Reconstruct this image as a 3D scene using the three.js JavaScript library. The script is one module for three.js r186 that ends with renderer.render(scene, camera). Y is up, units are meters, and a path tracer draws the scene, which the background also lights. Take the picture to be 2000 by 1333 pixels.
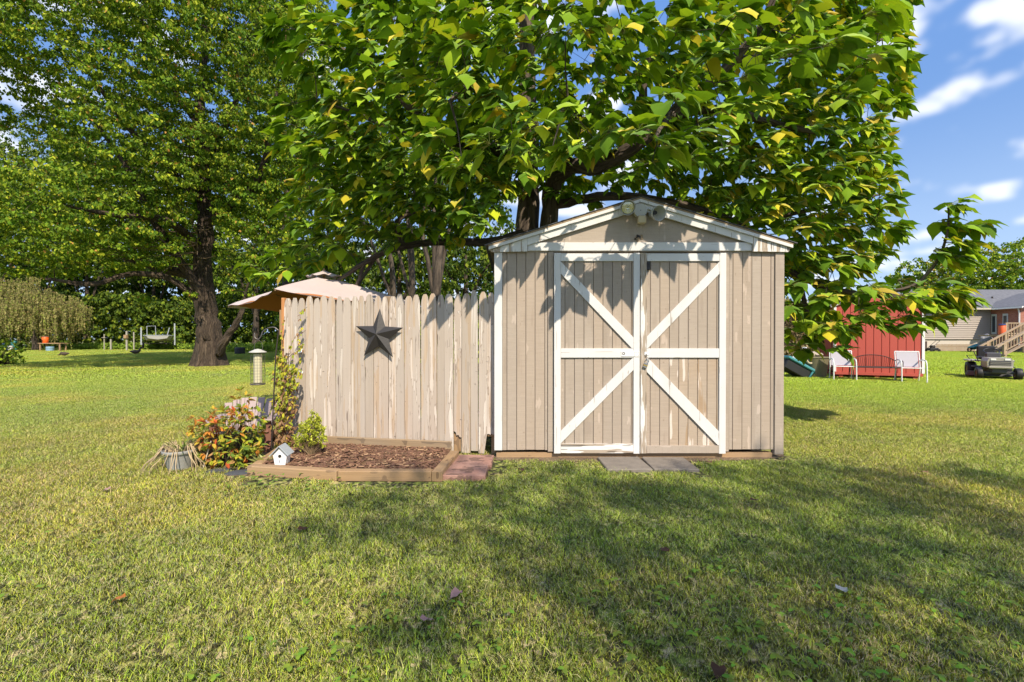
import * as THREE from 'three';
import { mergeGeometries } from 'three/addons/utils/BufferGeometryUtils.js';
import { ConvexGeometry } from 'three/addons/geometries/ConvexGeometry.js';

// ---------------------------------------------------------------- camera, sky, sun, exposure
const scene = new THREE.Scene();
const EYE = 1.27, FOC = 900;                       // eye height in metres, focal length in photo pixels (2000 wide)
const camera = new THREE.PerspectiveCamera(2 * Math.atan(666.5 / FOC) * 180 / Math.PI, 2000 / 1333, 0.05, 400);
camera.position.set(0, EYE, 0);
camera.lookAt(0, EYE - 6.5 / FOC * 10, -10);
const renderer = new THREE.WebGLRenderer();
renderer.toneMapping = THREE.LinearToneMapping;
renderer.toneMappingExposure = 1.93;
renderer.shadowMap.enabled = true;

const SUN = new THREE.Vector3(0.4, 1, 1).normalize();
const sun = new THREE.DirectionalLight(0xfff0da, 3.3);
sun.position.copy(SUN).multiplyScalar(120);
sun.castShadow = true;
Object.assign(sun.shadow.camera, { left: -70, right: 70, top: 70, bottom: -70, near: 1, far: 300 });
sun.shadow.mapSize.set(4096, 4096);
scene.add(sun);

// ---------------------------------------------------------------- noise and random numbers
function rng(seed) { let s = seed | 0; return () => { s = (s + 0x6d2b79f5) | 0; let t = Math.imul(s ^ (s >>> 15), 1 | s); t = (t + Math.imul(t ^ (t >>> 7), 61 | t)) ^ t; return ((t ^ (t >>> 14)) >>> 0) / 4294967296; }; }
const R = rng(77);
const rr = (a, b) => a + (b - a) * R();
const hash = (x, y, s = 0) => { let h = Math.imul(x | 0, 374761393) + Math.imul(y | 0, 668265263) + Math.imul(s | 0, 1274126177); h = Math.imul(h ^ (h >>> 13), 1274126177); return ((h ^ (h >>> 16)) >>> 0) / 4294967296; };
const mod = (a, n) => ((a % n) + n) % n;
function vn(x, y, px = 1e9, py = 1e9, s = 0) {
  const ix = Math.floor(x), iy = Math.floor(y), fx = x - ix, fy = y - iy, u = fx * fx * (3 - 2 * fx), v = fy * fy * (3 - 2 * fy);
  const x0 = mod(ix, px), x1 = mod(ix + 1, px), y0 = mod(iy, py), y1 = mod(iy + 1, py);
  const a = hash(x0, y0, s), b = hash(x1, y0, s), c = hash(x0, y1, s), d = hash(x1, y1, s);
  return a + (b - a) * u + (c - a) * v + (a - b - c + d) * u * v;
}
function fbm(u, v, fx, fy, oct = 4, s = 0) {         // tiles over the unit square
  let sum = 0, amp = 0.5, tot = 0;
  for (let i = 0; i < oct; i++) { sum += amp * vn(u * fx, v * fy, fx, fy, s + i); tot += amp; amp *= 0.5; fx *= 2; fy *= 2; }
  return sum / tot;
}
const clamp = (x, a = 0, b = 1) => Math.min(b, Math.max(a, x));
const sstep = (a, b, x) => { const t = clamp((x - a) / (b - a)); return t * t * (3 - 2 * t); };
const mix3 = (a, b, t) => [a[0] + (b[0] - a[0]) * t, a[1] + (b[1] - a[1]) * t, a[2] + (b[2] - a[2]) * t];

// the sky: clear blue paling to the horizon, loose fair-weather clouds
{
  const W = 1024, H = 512, data = new Float32Array(W * H * 4);
  for (let j = 0; j < H; j++) for (let i = 0; i < W; i++) {
    const el = ((j + 0.5) / H - 0.5) * Math.PI, az = ((i + 0.5) / W - 0.5) * 2 * Math.PI, y = Math.sin(el), x = Math.cos(el) * Math.cos(az), z = Math.cos(el) * Math.sin(az);
    const h = Math.max(0, y);
    let c = mix3([0.3, 0.41, 0.57], [0.108, 0.208, 0.425], sstep(0, 0.42, h)); c = mix3(c, [0.05, 0.14, 0.42], sstep(0.35, 1, h));
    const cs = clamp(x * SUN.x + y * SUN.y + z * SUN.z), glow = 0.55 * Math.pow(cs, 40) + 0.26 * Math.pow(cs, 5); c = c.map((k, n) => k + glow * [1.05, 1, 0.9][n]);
    if (y > 0.01) {
      const k = 1 / (y + 0.16), cx = x * k * 6.2 + 5.3, cz = z * k * 6.2 + 2.2;
      let n = 0, a = 0.5, px = cx, pz = cz; for (let o = 0; o < 6; o++) { n += a * vn(px, pz, 1e9, 1e9, o + 40); a *= 0.52; px = px * 2.07 + 3.1; pz = pz * 2.07 + 1.7; }
      const m = sstep(0.54, 0.71, n) * sstep(0.0, 0.12, y);
      c = mix3(c, [0.60, 0.62, 0.66], m * 0.85);
    }
    if (y <= 0) c = [0.22, 0.25, 0.2];
    data.set([...c, 1], (j * W + i) * 4);
  }
  const t = new THREE.DataTexture(data, W, H, THREE.RGBAFormat, THREE.FloatType);
  t.mapping = THREE.EquirectangularReflectionMapping; t.magFilter = THREE.LinearFilter; t.minFilter = THREE.LinearFilter; t.wrapS = THREE.RepeatWrapping; t.needsUpdate = true;
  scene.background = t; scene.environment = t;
}

// ---------------------------------------------------------------- helpers: places, things and parts
const V = (x, y, z) => new THREE.Vector3(x, y, z);
const at = (px, py, d) => V((px - 1000) / FOC * d, EYE - (py - 660) / FOC * d, -d);   // a spot read off the photo, at its own distance
const X = (px, d) => (px - 1000) / FOC * d, Yh = (py, d) => EYE - (py - 660) / FOC * d;
const taken = new Map();
function numbered(n) { const k = taken.get(n) ?? 0; taken.set(n, k + 1); return k ? n + '_' + String(k).padStart(3, '0') : n; }
function thing(name, label, category, pos = [0, 0, 0], turn = 0, group) {
  const o = new THREE.Group(); o.name = numbered(name); o.position.set(...pos); o.rotation.y = turn; o.userData = { label, category }; if (group) o.userData.group = group;
  scene.add(o); o.updateMatrixWorld(true); return o;
}
function part(name, geo, mat, parent, inWorld = false) {
  if (Array.isArray(geo)) geo = join(geo);
  const m = new THREE.Mesh(geo, mat); m.name = name; m.castShadow = m.receiveShadow = true;
  if (inWorld) { parent.updateWorldMatrix(true, false); geo.applyMatrix4(parent.matrixWorld.clone().invert()); }
  parent.add(m); return m;
}
function structure(name, geo, mat) { const m = part(numbered(name), geo, mat, scene); m.userData.kind = 'structure'; return m; }
function stuff(o) { o.userData.kind = 'stuff'; return o; }
function solo(name, label, category, geo, mat, pos = [0, 0, 0], turn = 0, group) {      // a thing that is one mesh
  if (Array.isArray(geo)) geo = join(geo);
  const m = new THREE.Mesh(geo, mat); m.name = numbered(name); m.castShadow = m.receiveShadow = true; m.position.set(...pos); m.rotation.y = turn; m.userData = { label, category }; if (group) m.userData.group = group;
  scene.add(m); return m;
}
function join(list) {
  const gs = list.map((g) => { g = g.index ? g.toNonIndexed() : g; for (const k of Object.keys(g.attributes)) if (!['position', 'normal', 'uv'].includes(k)) g.deleteAttribute(k); if (!g.attributes.uv) boxUV(g); if (!g.attributes.normal) g.computeVertexNormals(); return g; });
  return mergeGeometries(gs);
}
// texture coordinates in metres, by the way each face points; swap turns the grain
function boxUV(g, swap = false, ou = R() * 7, ov = R() * 7) {
  if (g.index) g = g.toNonIndexed();
  const p = g.attributes.position, uv = new Float32Array(p.count * 2), a = V(), b = V(), c = V(), n = V();
  for (let i = 0; i < p.count; i += 3) {
    a.fromBufferAttribute(p, i); b.fromBufferAttribute(p, i + 1); c.fromBufferAttribute(p, i + 2); n.copy(b).sub(a).cross(c.clone().sub(a));
    const ax = Math.abs(n.x), ay = Math.abs(n.y), az = Math.abs(n.z);
    for (let k = 0; k < 3; k++) {
      const q = [a, b, c][k]; let u, v; if (ax > ay && ax > az) { u = q.z; v = q.y; } else if (ay > az) { u = q.x; v = q.z; } else { u = q.x; v = q.y; }
      if (swap === true) [u, v] = [v, u]; else if (swap === 'z' && !(ay > az && ay >= ax)) [u, v] = [v, u];
      uv[(i + k) * 2] = u + ou; uv[(i + k) * 2 + 1] = v + ov;
    }
  }
  g.setAttribute('uv', new THREE.BufferAttribute(uv, 2)); return g;
}
// a box with chamfered edges, centred at c
function cbox(w, h, d, c = [0, 0, 0], bev = 0.004, swap = false) {
  const pts = [], H = [w / 2, h / 2, d / 2]; bev = Math.min(bev, w / 3, h / 3, d / 3);
  for (let k = 0; k < 8; k++) for (let a = 0; a < 3; a++) { const s = [k & 1 ? 1 : -1, k & 2 ? 1 : -1, k & 4 ? 1 : -1]; pts.push(V(...s.map((q, i) => q * (i === a ? H[i] : H[i] - bev)))); }
  const g = new ConvexGeometry(pts); g.translate(...c); return boxUV(g, swap);
}
function bar(a, b, w, d, bev = 0.003, up = V(0, 1, 0)) {            // a chamfered bar from a to b
  const L = a.distanceTo(b), g = cbox(w, L, d, [0, 0, 0], bev), y = b.clone().sub(a).normalize(), x = up.clone().cross(y); if (x.lengthSq() < 1e-6) x.set(1, 0, 0); x.normalize();
  g.applyMatrix4(new THREE.Matrix4().makeBasis(x, y, x.clone().cross(y)).setPosition(a.clone().add(b).multiplyScalar(0.5))); return g;
}
// a tapering tube through points with radii
function tube(pts, rad, sides = 8, cap = true, rough = 0) {
  const n = pts.length, pos = [], uv = [], idx = []; let t = V(), u = V(0, 0, 1), w = V(), len = 0;
  for (let i = 0; i < n; i++) {
    t.copy(pts[Math.min(n - 1, i + 1)]).sub(pts[Math.max(0, i - 1)]).normalize();
    if (i === 0) { u.set(0, 0, 1); if (Math.abs(t.z) > 0.9) u.set(1, 0, 0); }
    u.addScaledVector(t, -u.dot(t)).normalize(); w.copy(t).cross(u);
    if (i) len += pts[i].distanceTo(pts[i - 1]);
    const r = typeof rad === 'number' ? rad : rad[i];
    for (let k = 0; k <= sides; k++) {
      const a = k % sides / sides * Math.PI * 2, q = r * (1 + rough * (hash(k % sides, i, n) - 0.5) * 2);
      pos.push(pts[i].x + (u.x * Math.cos(a) + w.x * Math.sin(a)) * q, pts[i].y + (u.y * Math.cos(a) + w.y * Math.sin(a)) * q, pts[i].z + (u.z * Math.cos(a) + w.z * Math.sin(a)) * q);
      uv.push(k / sides * 6.2832 * Math.max(r, 0.02), len);
    }
  }
  for (let i = 0; i < n - 1; i++) for (let k = 0; k < sides; k++) { const a = i * (sides + 1) + k, b = a + 1, c = a + sides + 1, d = c + 1; idx.push(a, b, c, b, d, c); }
  if (cap) for (const [row, flip] of [[0, 1], [n - 1, 0]]) { const o = row * (sides + 1); for (let k = 1; k < sides - 1; k++) idx.push(...(flip ? [o, o + k + 1, o + k] : [o, o + k, o + k + 1])); }
  const g = new THREE.BufferGeometry(); g.setAttribute('position', new THREE.Float32BufferAttribute(pos, 3)); g.setAttribute('uv', new THREE.Float32BufferAttribute(uv, 2)); g.setIndex(idx); g.computeVertexNormals(); return g;
}
const curve = (pts, n) => new THREE.CatmullRomCurve3(pts, false, 'centripetal').getPoints(n);
function prism(outline, depth, z = 0) { const g = new THREE.ExtrudeGeometry(new THREE.Shape(outline.map(([a, b]) => new THREE.Vector2(a, b))), { depth, bevelEnabled: false, curveSegments: 6 }); g.translate(0, 0, z); return boxUV(g); }
const lathe = (pr, seg = 20) => new THREE.LatheGeometry(pr.map(([a, b]) => new THREE.Vector2(a, b)), seg);

// ---------------------------------------------------------------- textures (what surfaces are made of)
const toS = (c) => 255 * (c <= 0.0031308 ? 12.92 * c : 1.055 * Math.pow(c, 1 / 2.4) - 0.055);
function tex(w, h, size, fn, linear = false) {
  const d = new Uint8Array(w * h * 4);
  for (let j = 0; j < h; j++) for (let i = 0; i < w; i++) { const c = fn((i + 0.5) / w, (j + 0.5) / h), o = (j * w + i) * 4; if (typeof c === 'number') d[o] = d[o + 1] = d[o + 2] = 255 * clamp(c); else for (let k = 0; k < 3; k++) d[o + k] = linear ? 255 * clamp(c[k]) : toS(clamp(c[k])); d[o + 3] = 255; }
  const t = new THREE.DataTexture(d, w, h); t.wrapS = t.wrapT = THREE.RepeatWrapping; t.magFilter = THREE.LinearFilter; t.minFilter = THREE.LinearMipmapLinearFilter; t.generateMipmaps = true; if (!linear) t.colorSpace = THREE.SRGBColorSpace;
  t.repeat.set(1 / size[0], 1 / size[1]); t.needsUpdate = true; return t;
}
const std = (o) => new THREE.MeshStandardMaterial({ roughness: 0.8, ...o });
const rgb = (r, g, b) => new THREE.Color().setRGB(r, g, b);
const grainH = (u, v) => fbm(u, v, 90, 3, 3, 5);
const woodH = tex(512, 512, [0.5, 1], (u, v) => 0.5 * grainH(u, v) + 0.5 * fbm(u, v, 16, 2, 3, 9), true);
const sawH = tex(256, 512, [0.5, 1], (u, v) => 0.6 * fbm(u, v, 6, 180, 2, 3) + 0.4 * fbm(u, v, 40, 40, 2, 4), true);
const TAN = [0.39, 0.333, 0.273];
const tanTex = tex(384, 768, [1, 2], (u, v) => {
  let c = mix3(TAN, [0.35, 0.29, 0.232], fbm(u, v, 3, 4, 4, 1)); c = c.map((k) => k * (0.93 + 0.14 * fbm(u, v, 8, 260, 2, 2)));
  const p = sstep(0.76, 0.8, fbm(u, v, 14, 9, 4, 33)); c = mix3(c, [0.5, 0.42, 0.35], p * 0.7); const g = sstep(0.58, 0.72, fbm(u, v, 18, 5, 5, 34)); c = mix3(c, [0.29, 0.235, 0.185], g * 0.4);
  const k = sstep(0.955, 0.98, vn(u * 50, v * 90, 50, 90, 8)); return mix3(c, [0.17, 0.12, 0.08], k * 0.5);
});
const tanWornTex = tex(384, 768, [1, 2], (u, v) => {
  let c = mix3(TAN, [0.385, 0.295, 0.21], fbm(u, v, 3, 4, 4, 1)); c = c.map((k) => k * (0.92 + 0.16 * fbm(u, v, 8, 260, 2, 2)));
  const p = sstep(0.66, 0.69, fbm(u, v, 22, 5, 4, 36)); c = mix3(c, [0.62, 0.54, 0.47], p);
  const q = sstep(0.62, 0.7, fbm(u, v, 12, 3, 4, 38)); return mix3(c, [0.33, 0.215, 0.115], q * 0.7);
});
const fenceTex = tex(512, 1024, [1.1, 2.2], (u, v) => {
  const g = grainH(u, v); let c = mix3([0.465, 0.41, 0.352], [0.42, 0.36, 0.30], fbm(u, v, 5, 4, 4, 11)); c = c.map((k) => k * (0.94 + 0.12 * g));
  const m = fbm(u, v, 20, 4, 5, 21), big = fbm(u, v, 9, 2, 3, 22), e = m * 0.65 + big * 0.35;
  const peel = sstep(0.575, 0.59, e); c = mix3(c, [0.2, 0.15, 0.11], sstep(0.564, 0.577, e) * (1 - peel) * 0.75);
  const under = mix3([0.60, 0.55, 0.49], [0.42, 0.36, 0.29], sstep(0.45, 0.75, g)); c = mix3(c, under, peel);
  const bare = sstep(0.60, 0.64, fbm(u, v, 26, 3, 4, 25)); c = mix3(c, mix3([0.36, 0.26, 0.17], [0.5, 0.38, 0.25], g), bare * 0.65);
  const crack = sstep(0.86, 0.9, vn(u * 120, v * 12, 120, 12, 27)) * sstep(0.56, 0.64, fbm(u, v, 7, 5, 3, 29)); c = mix3(c, [0.1, 0.07, 0.055], crack * 0.7);
  const k = sstep(0.965, 0.985, vn(u * 60, v * 100, 60, 100, 28)); return mix3(c, [0.1, 0.07, 0.05], k * 0.6);
});
const whiteTex = tex(256, 512, [0.5, 1], (u, v) => {
  let c = mix3([0.67, 0.67, 0.655], [0.59, 0.58, 0.56], fbm(u, v, 4, 4, 4, 51)); c = c.map((k) => k * (0.97 + 0.05 * grainH(u, v)));
  const crack = sstep(0.86, 0.9, vn(u * 70, v * 7, 70, 7, 52)) * sstep(0.56, 0.64, fbm(u, v, 6, 4, 3, 53)); c = mix3(c, [0.24, 0.19, 0.14], crack * 0.75);
  const nail = sstep(0.975, 0.985, vn(u * 34, v * 68, 34, 68, 54)); return mix3(c, [0.2, 0.16, 0.12], nail * 0.8);
});
const whiteWornTex = tex(256, 512, [0.5, 1], (u, v) => {
  let c = mix3([0.74, 0.74, 0.72], [0.6, 0.59, 0.56], fbm(u, v, 5, 3, 4, 61));
  const w = fbm(u, v, 16, 2, 5, 63), b = sstep(0.545, 0.575, w); c = mix3(c, mix3([0.42, 0.34, 0.25], [0.25, 0.19, 0.13], grainH(u, v)), b * 0.9);
  const crack = sstep(0.78, 0.83, vn(u * 60, v * 6, 60, 6, 62)); return mix3(c, [0.1, 0.08, 0.06], crack * 0.8);
});
const timberTex = tex(256, 512, [0.5, 1], (u, v) => { const g = grainH(u, v), w = fbm(u, v, 10, 2, 4, 71); let c = mix3([0.45, 0.285, 0.14], [0.25, 0.15, 0.07], 0.55 * g + 0.45 * w); const k = sstep(0.82, 0.86, vn(u * 12, v * 10, 12, 10, 72)); c = mix3(c, [0.13, 0.075, 0.035], k * 0.7); return mix3(c, [0.33, 0.26, 0.18], 0.4 * fbm(u, v, 4, 3, 3, 73)); });
const barkH = tex(512, 512, [1, 1.4], (u, v) => { const w = u + 0.05 * (fbm(u, v, 3, 6, 3, 81) - 0.5); return 0.65 * Math.abs(2 * fbm(w, v, 14, 3, 3, 82) - 1) * 1.6 + 0.35 * fbm(u, v, 40, 26, 3, 83); }, true);
const barkTex = tex(512, 512, [1, 1.4], (u, v) => { const w = u + 0.05 * (fbm(u, v, 3, 6, 3, 81) - 0.5), r = Math.abs(2 * fbm(w, v, 14, 3, 3, 82) - 1) * 1.6; return mix3([0.05, 0.037, 0.028], [0.165, 0.128, 0.095], clamp(r * 0.8 + 0.35 * (fbm(u, v, 40, 26, 3, 83) - 0.4))); });
const noiseH = tex(256, 256, [0.25, 0.25], (u, v) => fbm(u, v, 16, 16, 4, 91), true);
const soilTex = tex(512, 512, [1.2, 1.2], (u, v) => { const n = fbm(u, v, 10, 10, 5, 95); return mix3([0.11, 0.075, 0.045], [0.26, 0.19, 0.115], n); });
const concreteTex = tex(512, 512, [0.6, 0.6], (u, v) => mix3([0.14, 0.122, 0.105], [0.25, 0.22, 0.185], fbm(u, v, 8, 8, 5, 101)));
const redPaverTex = tex(512, 512, [0.7, 0.7], (u, v) => { let c = mix3([0.33, 0.165, 0.125], [0.41, 0.255, 0.205], fbm(u, v, 5, 5, 5, 105)); const k = sstep(0.6, 0.66, fbm(u, v, 5, 9, 4, 106)); return mix3(c, [0.13, 0.075, 0.055], k * 0.75); });
const shingleTex = tex(512, 512, [2, 2], (u, v) => { const row = Math.floor(v * 14), t = hash(Math.floor(u * 12 + (row % 2) * 0.5), row, 3); return mix3([0.10, 0.105, 0.12], [0.17, 0.175, 0.19], 0.5 * t + 0.5 * fbm(u, v, 40, 40, 3, 108)); });
const brickTex = tex(512, 512, [1.2, 1.2], (u, v) => { const row = Math.floor(v * 16), fx = (u * 6 + (row % 2) * 0.5) % 1, fy = (v * 16) % 1; const m = fx < 0.06 || fy < 0.14; return m ? [0.38, 0.33, 0.28] : mix3([0.26, 0.075, 0.045], [0.36, 0.13, 0.08], hash(Math.floor(u * 6 + (row % 2) * 0.5), row, 4)); });
const lawnTex = tex(512, 512, [2.6, 2.6], (u, v) => { const a = fbm(u, v, 8, 8, 5, 111), b = fbm(u, v, 120, 70, 2, 112), s = fbm(u, v, 60, 130, 2, 113); let c = mix3([0.15, 0.19, 0.03], [0.26, 0.24, 0.07], sstep(0.35, 0.7, a)); c = mix3(c, [0.42, 0.34, 0.18], sstep(0.62, 0.75, s)); return c.map((k) => k * (0.15 + 1.3 * sstep(0.3, 0.75, b))); });
const fabricH = tex(128, 128, [0.06, 0.06], (u, v) => 0.5 + 0.25 * Math.sin(u * 100) + 0.25 * Math.sin(v * 100), true);
const fadedTex = tex(512, 512, [2, 2], (u, v) => mix3([0.49, 0.405, 0.385], [0.57, 0.495, 0.475], fbm(u, v, 4, 4, 5, 121)));

const M = {
  tan: std({ map: tanTex, bumpMap: sawH, bumpScale: 0.0012, roughness: 0.75 }), tanA: std({ map: tanTex, bumpMap: sawH, bumpScale: 0.0012, roughness: 0.75, color: rgb(0.95, 0.94, 0.93) }), tanB: std({ map: tanTex, bumpMap: sawH, bumpScale: 0.0012, roughness: 0.75, color: rgb(1.03, 1.0, 0.97) }), tanWorn: std({ map: tanWornTex, bumpMap: sawH, bumpScale: 0.0014 }),
  white: std({ map: whiteTex, bumpMap: woodH, bumpScale: 0.0008, roughness: 0.6 }), whiteWorn: std({ map: whiteWornTex, bumpMap: woodH, bumpScale: 0.0025 }),
  timber: std({ map: timberTex, bumpMap: woodH, bumpScale: 0.002 }), timberGrey: std({ map: timberTex, bumpMap: woodH, bumpScale: 0.002, color: rgb(0.85, 0.95, 1.1) }), orangeWood: std({ map: timberTex, bumpMap: woodH, bumpScale: 0.002, color: rgb(1.5, 1.05, 0.7) }),
  bark: std({ map: barkTex, bumpMap: barkH, bumpScale: 0.03, roughness: 0.95 }), barkPale: std({ map: barkTex, bumpMap: barkH, bumpScale: 0.01, color: rgb(2.2, 2.1, 1.9) }), barkDark: std({ map: barkTex, bumpMap: barkH, bumpScale: 0.02, color: rgb(0.7, 0.68, 0.62) }), barkOld: std({ map: barkTex, bumpMap: barkH, bumpScale: 0.09, color: rgb(0.8, 0.76, 0.7), roughness: 1 }),
  soil: std({ map: soilTex, bumpMap: noiseH, bumpScale: 0.02, roughness: 1 }), concrete: std({ map: concreteTex, bumpMap: noiseH, bumpScale: 0.003 }), redPaver: std({ map: redPaverTex, bumpMap: noiseH, bumpScale: 0.003 }),
  shingle: std({ map: shingleTex, roughness: 0.95 }), brick: std({ map: brickTex }), lawn: std({ map: lawnTex, roughness: 1 }),
  starMetal: std({ color: rgb(0.045, 0.043, 0.042), roughness: 0.55, metalness: 0.3, bumpMap: noiseH, bumpScale: 0.001 }), black: std({ color: rgb(0.015, 0.015, 0.016), roughness: 0.5 }), iron: std({ color: rgb(0.05, 0.04, 0.035), roughness: 0.6, metalness: 0.4 }), wire: std({ color: rgb(0.16, 0.15, 0.14), roughness: 0.5, metalness: 0.6 }),
  steel: std({ color: rgb(0.45, 0.45, 0.44), roughness: 0.35, metalness: 0.9 }), brass: std({ color: rgb(0.6, 0.45, 0.16), roughness: 0.35, metalness: 0.8 }), lampGrey: std({ color: rgb(0.46, 0.46, 0.42), roughness: 0.5 }), cream: std({ color: rgb(0.5, 0.43, 0.28), roughness: 0.6 }),
  glass: new THREE.MeshPhysicalMaterial({ color: rgb(0.95, 0.97, 0.95), roughness: 0.08, transmission: 1, thickness: 0, ior: 1.45 }), mirror: std({ color: rgb(0.8, 0.78, 0.7), roughness: 0.25, metalness: 1 }),
  faded: std({ map: fadedTex, bumpMap: fabricH, bumpScale: 0.0006, roughness: 0.95 }), rust: std({ color: rgb(0.42, 0.165, 0.055), roughness: 0.95 }),
  plainWhite: std({ color: rgb(0.78, 0.78, 0.77), roughness: 0.5 }), sling: std({ color: rgb(0.44, 0.42, 0.46), roughness: 0.8 }), greyRoof: std({ color: rgb(0.33, 0.37, 0.40), roughness: 0.7 }), pot: std({ color: rgb(0.30, 0.30, 0.285), roughness: 0.7, bumpMap: noiseH, bumpScale: 0.002 }),
  red: std({ color: rgb(0.44, 0.075, 0.052), roughness: 0.7, bumpMap: sawH, bumpScale: 0.001 }), slate: std({ color: rgb(0.07, 0.075, 0.085), roughness: 0.8, bumpMap: noiseH, bumpScale: 0.004 }), straw: std({ color: rgb(0.44, 0.34, 0.2), roughness: 0.9 }),
};

// ---------------------------------------------------------------- leaves
function template(rows, droop, fold, wave = 0) {        // rows of [z, half width]; base at the origin, tip along +z, top side +y
  const pos = [], idx = [];
  rows.forEach(([z, w], i) => { const y = -droop * z * Math.abs(z), s = wave * ((i % 2) * 2 - 1) * w; pos.push(-w, y + fold * w + s, z, 0, y, Math.max(z, 0), w, y + fold * w - s, z); });
  for (let i = 0; i < rows.length - 1; i++) { const a = i * 3, b = a + 3; idx.push(a, b, a + 1, a + 1, b, b + 1, a + 1, b + 1, a + 2, a + 2, b + 1, b + 2); }
  const g = new THREE.BufferGeometry(); g.setAttribute('position', new THREE.Float32BufferAttribute(pos, 3)); g.setIndex(idx); g.computeVertexNormals();
  const uv = new Float32Array(pos.length / 3 * 2); for (let i = 0; i < uv.length / 2; i++) { uv[2 * i] = pos[3 * i]; uv[2 * i + 1] = pos[3 * i + 2]; } g.setAttribute('uv', new THREE.BufferAttribute(uv, 2));
  return g;
}
const HEART = [[-0.08, 0.22], [0.1, 0.41], [0.32, 0.445], [0.58, 0.31], [0.82, 0.115], [1, 0.004]];
const heartLeaves = [template(HEART, 0.25, -0.25, 0.06), template(HEART, 0.5, 0.3, 0.1), template(HEART, 0.1, 0.15, 0.12), template(HEART, 0.75, -0.4, 0.04), template(HEART.map(([z, w]) => [z, w * 0.82]), 0.4, 0.5, 0.08)];
const OVAL = [[0, 0.02], [0.3, 0.24], [0.65, 0.2], [1, 0.004]];
const ovalLeaves = [template(OVAL, 0.2, 0.3), template(OVAL, 0.5, -0.3), template(OVAL, 0, 0.6)];
const DIA = [[0, 0.01], [0.45, 0.42], [1, 0.01]];
const tinyLeaves = [template(DIA, 0.2, 0.35), template(DIA, 0.5, -0.35)];
const leafMats = new Map();
function leafMat(c, coat = 0.06) { const k = c.join() + coat; if (!leafMats.has(k)) leafMats.set(k, new THREE.MeshPhysicalMaterial({ color: rgb(...c), roughness: 1, transmission: 0.34, specularIntensity: 0.35, thickness: 0, clearcoat: coat, clearcoatRoughness: 0.45, side: THREE.DoubleSide })); return leafMats.get(k); }
const leafMerged = new THREE.MeshPhysicalMaterial({ color: 0xffffff, vertexColors: true, roughness: 1, transmission: 0.34, specularIntensity: 0.35, thickness: 0, clearcoat: 0.04, clearcoatRoughness: 0.45, side: THREE.DoubleSide });
function mergeLeaves(list, templates, palette, jitter = 0.2) {
  let nv = 0, ni = 0; for (const l of list) { nv += templates[l.t].attributes.position.count; ni += templates[l.t].index.count; }
  const pos = new Float32Array(nv * 3), nor = new Float32Array(nv * 3), col = new Float32Array(nv * 3), idx = new Uint32Array(ni); let v = 0, k = 0; const p = V(), n = V(), q = new THREE.Matrix3();
  for (const l of list) {
    const g = templates[l.t], gp = g.attributes.position, gn = g.attributes.normal; q.setFromMatrix4(l.m); const j = 1 + (R() - 0.5) * 2 * jitter, c = palette[l.c];
    for (let i = 0; i < g.index.count; i++) idx[k++] = g.index.array[i] + v;
    for (let i = 0; i < gp.count; i++, v++) { p.fromBufferAttribute(gp, i).applyMatrix4(l.m); n.fromBufferAttribute(gn, i).applyMatrix3(q).normalize(); p.toArray(pos, v * 3); n.toArray(nor, v * 3); col[v * 3] = c[0] * j; col[v * 3 + 1] = c[1] * j; col[v * 3 + 2] = c[2] * j; }
  }
  const g = new THREE.BufferGeometry(); g.setAttribute('position', new THREE.BufferAttribute(pos, 3)); g.setAttribute('normal', new THREE.BufferAttribute(nor, 3)); g.setAttribute('color', new THREE.BufferAttribute(col, 3)); g.setIndex(new THREE.BufferAttribute(idx, 1)); return g;
}
const UP = V(0, 1, 0);
function leafMatrix(p, dir, size, roll = 0, up = UP) {
  const z = dir.clone().normalize(), y = up.clone().addScaledVector(z, -up.dot(z)); if (y.lengthSq() < 1e-4) y.set(1, 0, 0).addScaledVector(z, -z.x); y.normalize(); const x = y.clone().cross(z);
  if (roll) { const c = Math.cos(roll), s = Math.sin(roll), y2 = y.clone().multiplyScalar(c).addScaledVector(x, s); x.multiplyScalar(c).addScaledVector(y, -s); y.copy(y2); }
  return new THREE.Matrix4().makeBasis(x.multiplyScalar(size), y.multiplyScalar(size), z.multiplyScalar(size)).setPosition(p);
}
const pick = (weights) => { let r = R() * weights.reduce((a, b) => a + b, 0); for (let i = 0; i < weights.length; i++) if ((r -= weights[i]) <= 0) return i; return 0; };
// the leaves that show largest become parts of their own, the rest one part
function addLeaves(parent, list, templates, palette, single, name = 'leaf', jitter = 0.2) {
  if (single) {
    const seen = (l) => { const e = l.m.elements, d = -e[14]; return d > 0.5 && Math.abs(e[12] / d) < 1.12 && Math.abs((e[13] - EYE) / d) < 0.74 ? Math.hypot(e[12], e[13] - EYE, e[14]) / Math.hypot(e[0], e[1], e[2]) : 1e9; };
    list.forEach((l) => (l.d = seen(l))); list.sort((a, b) => a.d - b.d); parent.updateWorldMatrix(true, false); const inv = parent.matrixWorld.clone().invert();
    for (const l of list.splice(0, single)) { const m = new THREE.Mesh(templates[l.t], leafMat(palette[l.c])); m.name = name; m.castShadow = m.receiveShadow = true; m.matrix.multiplyMatrices(inv, l.m); m.matrix.decompose(m.position, m.quaternion, m.scale); parent.add(m); }
  }
  if (list.length) stuff(part('foliage', mergeLeaves(list, templates, palette, jitter), leafMerged, parent, true));
}

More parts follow.
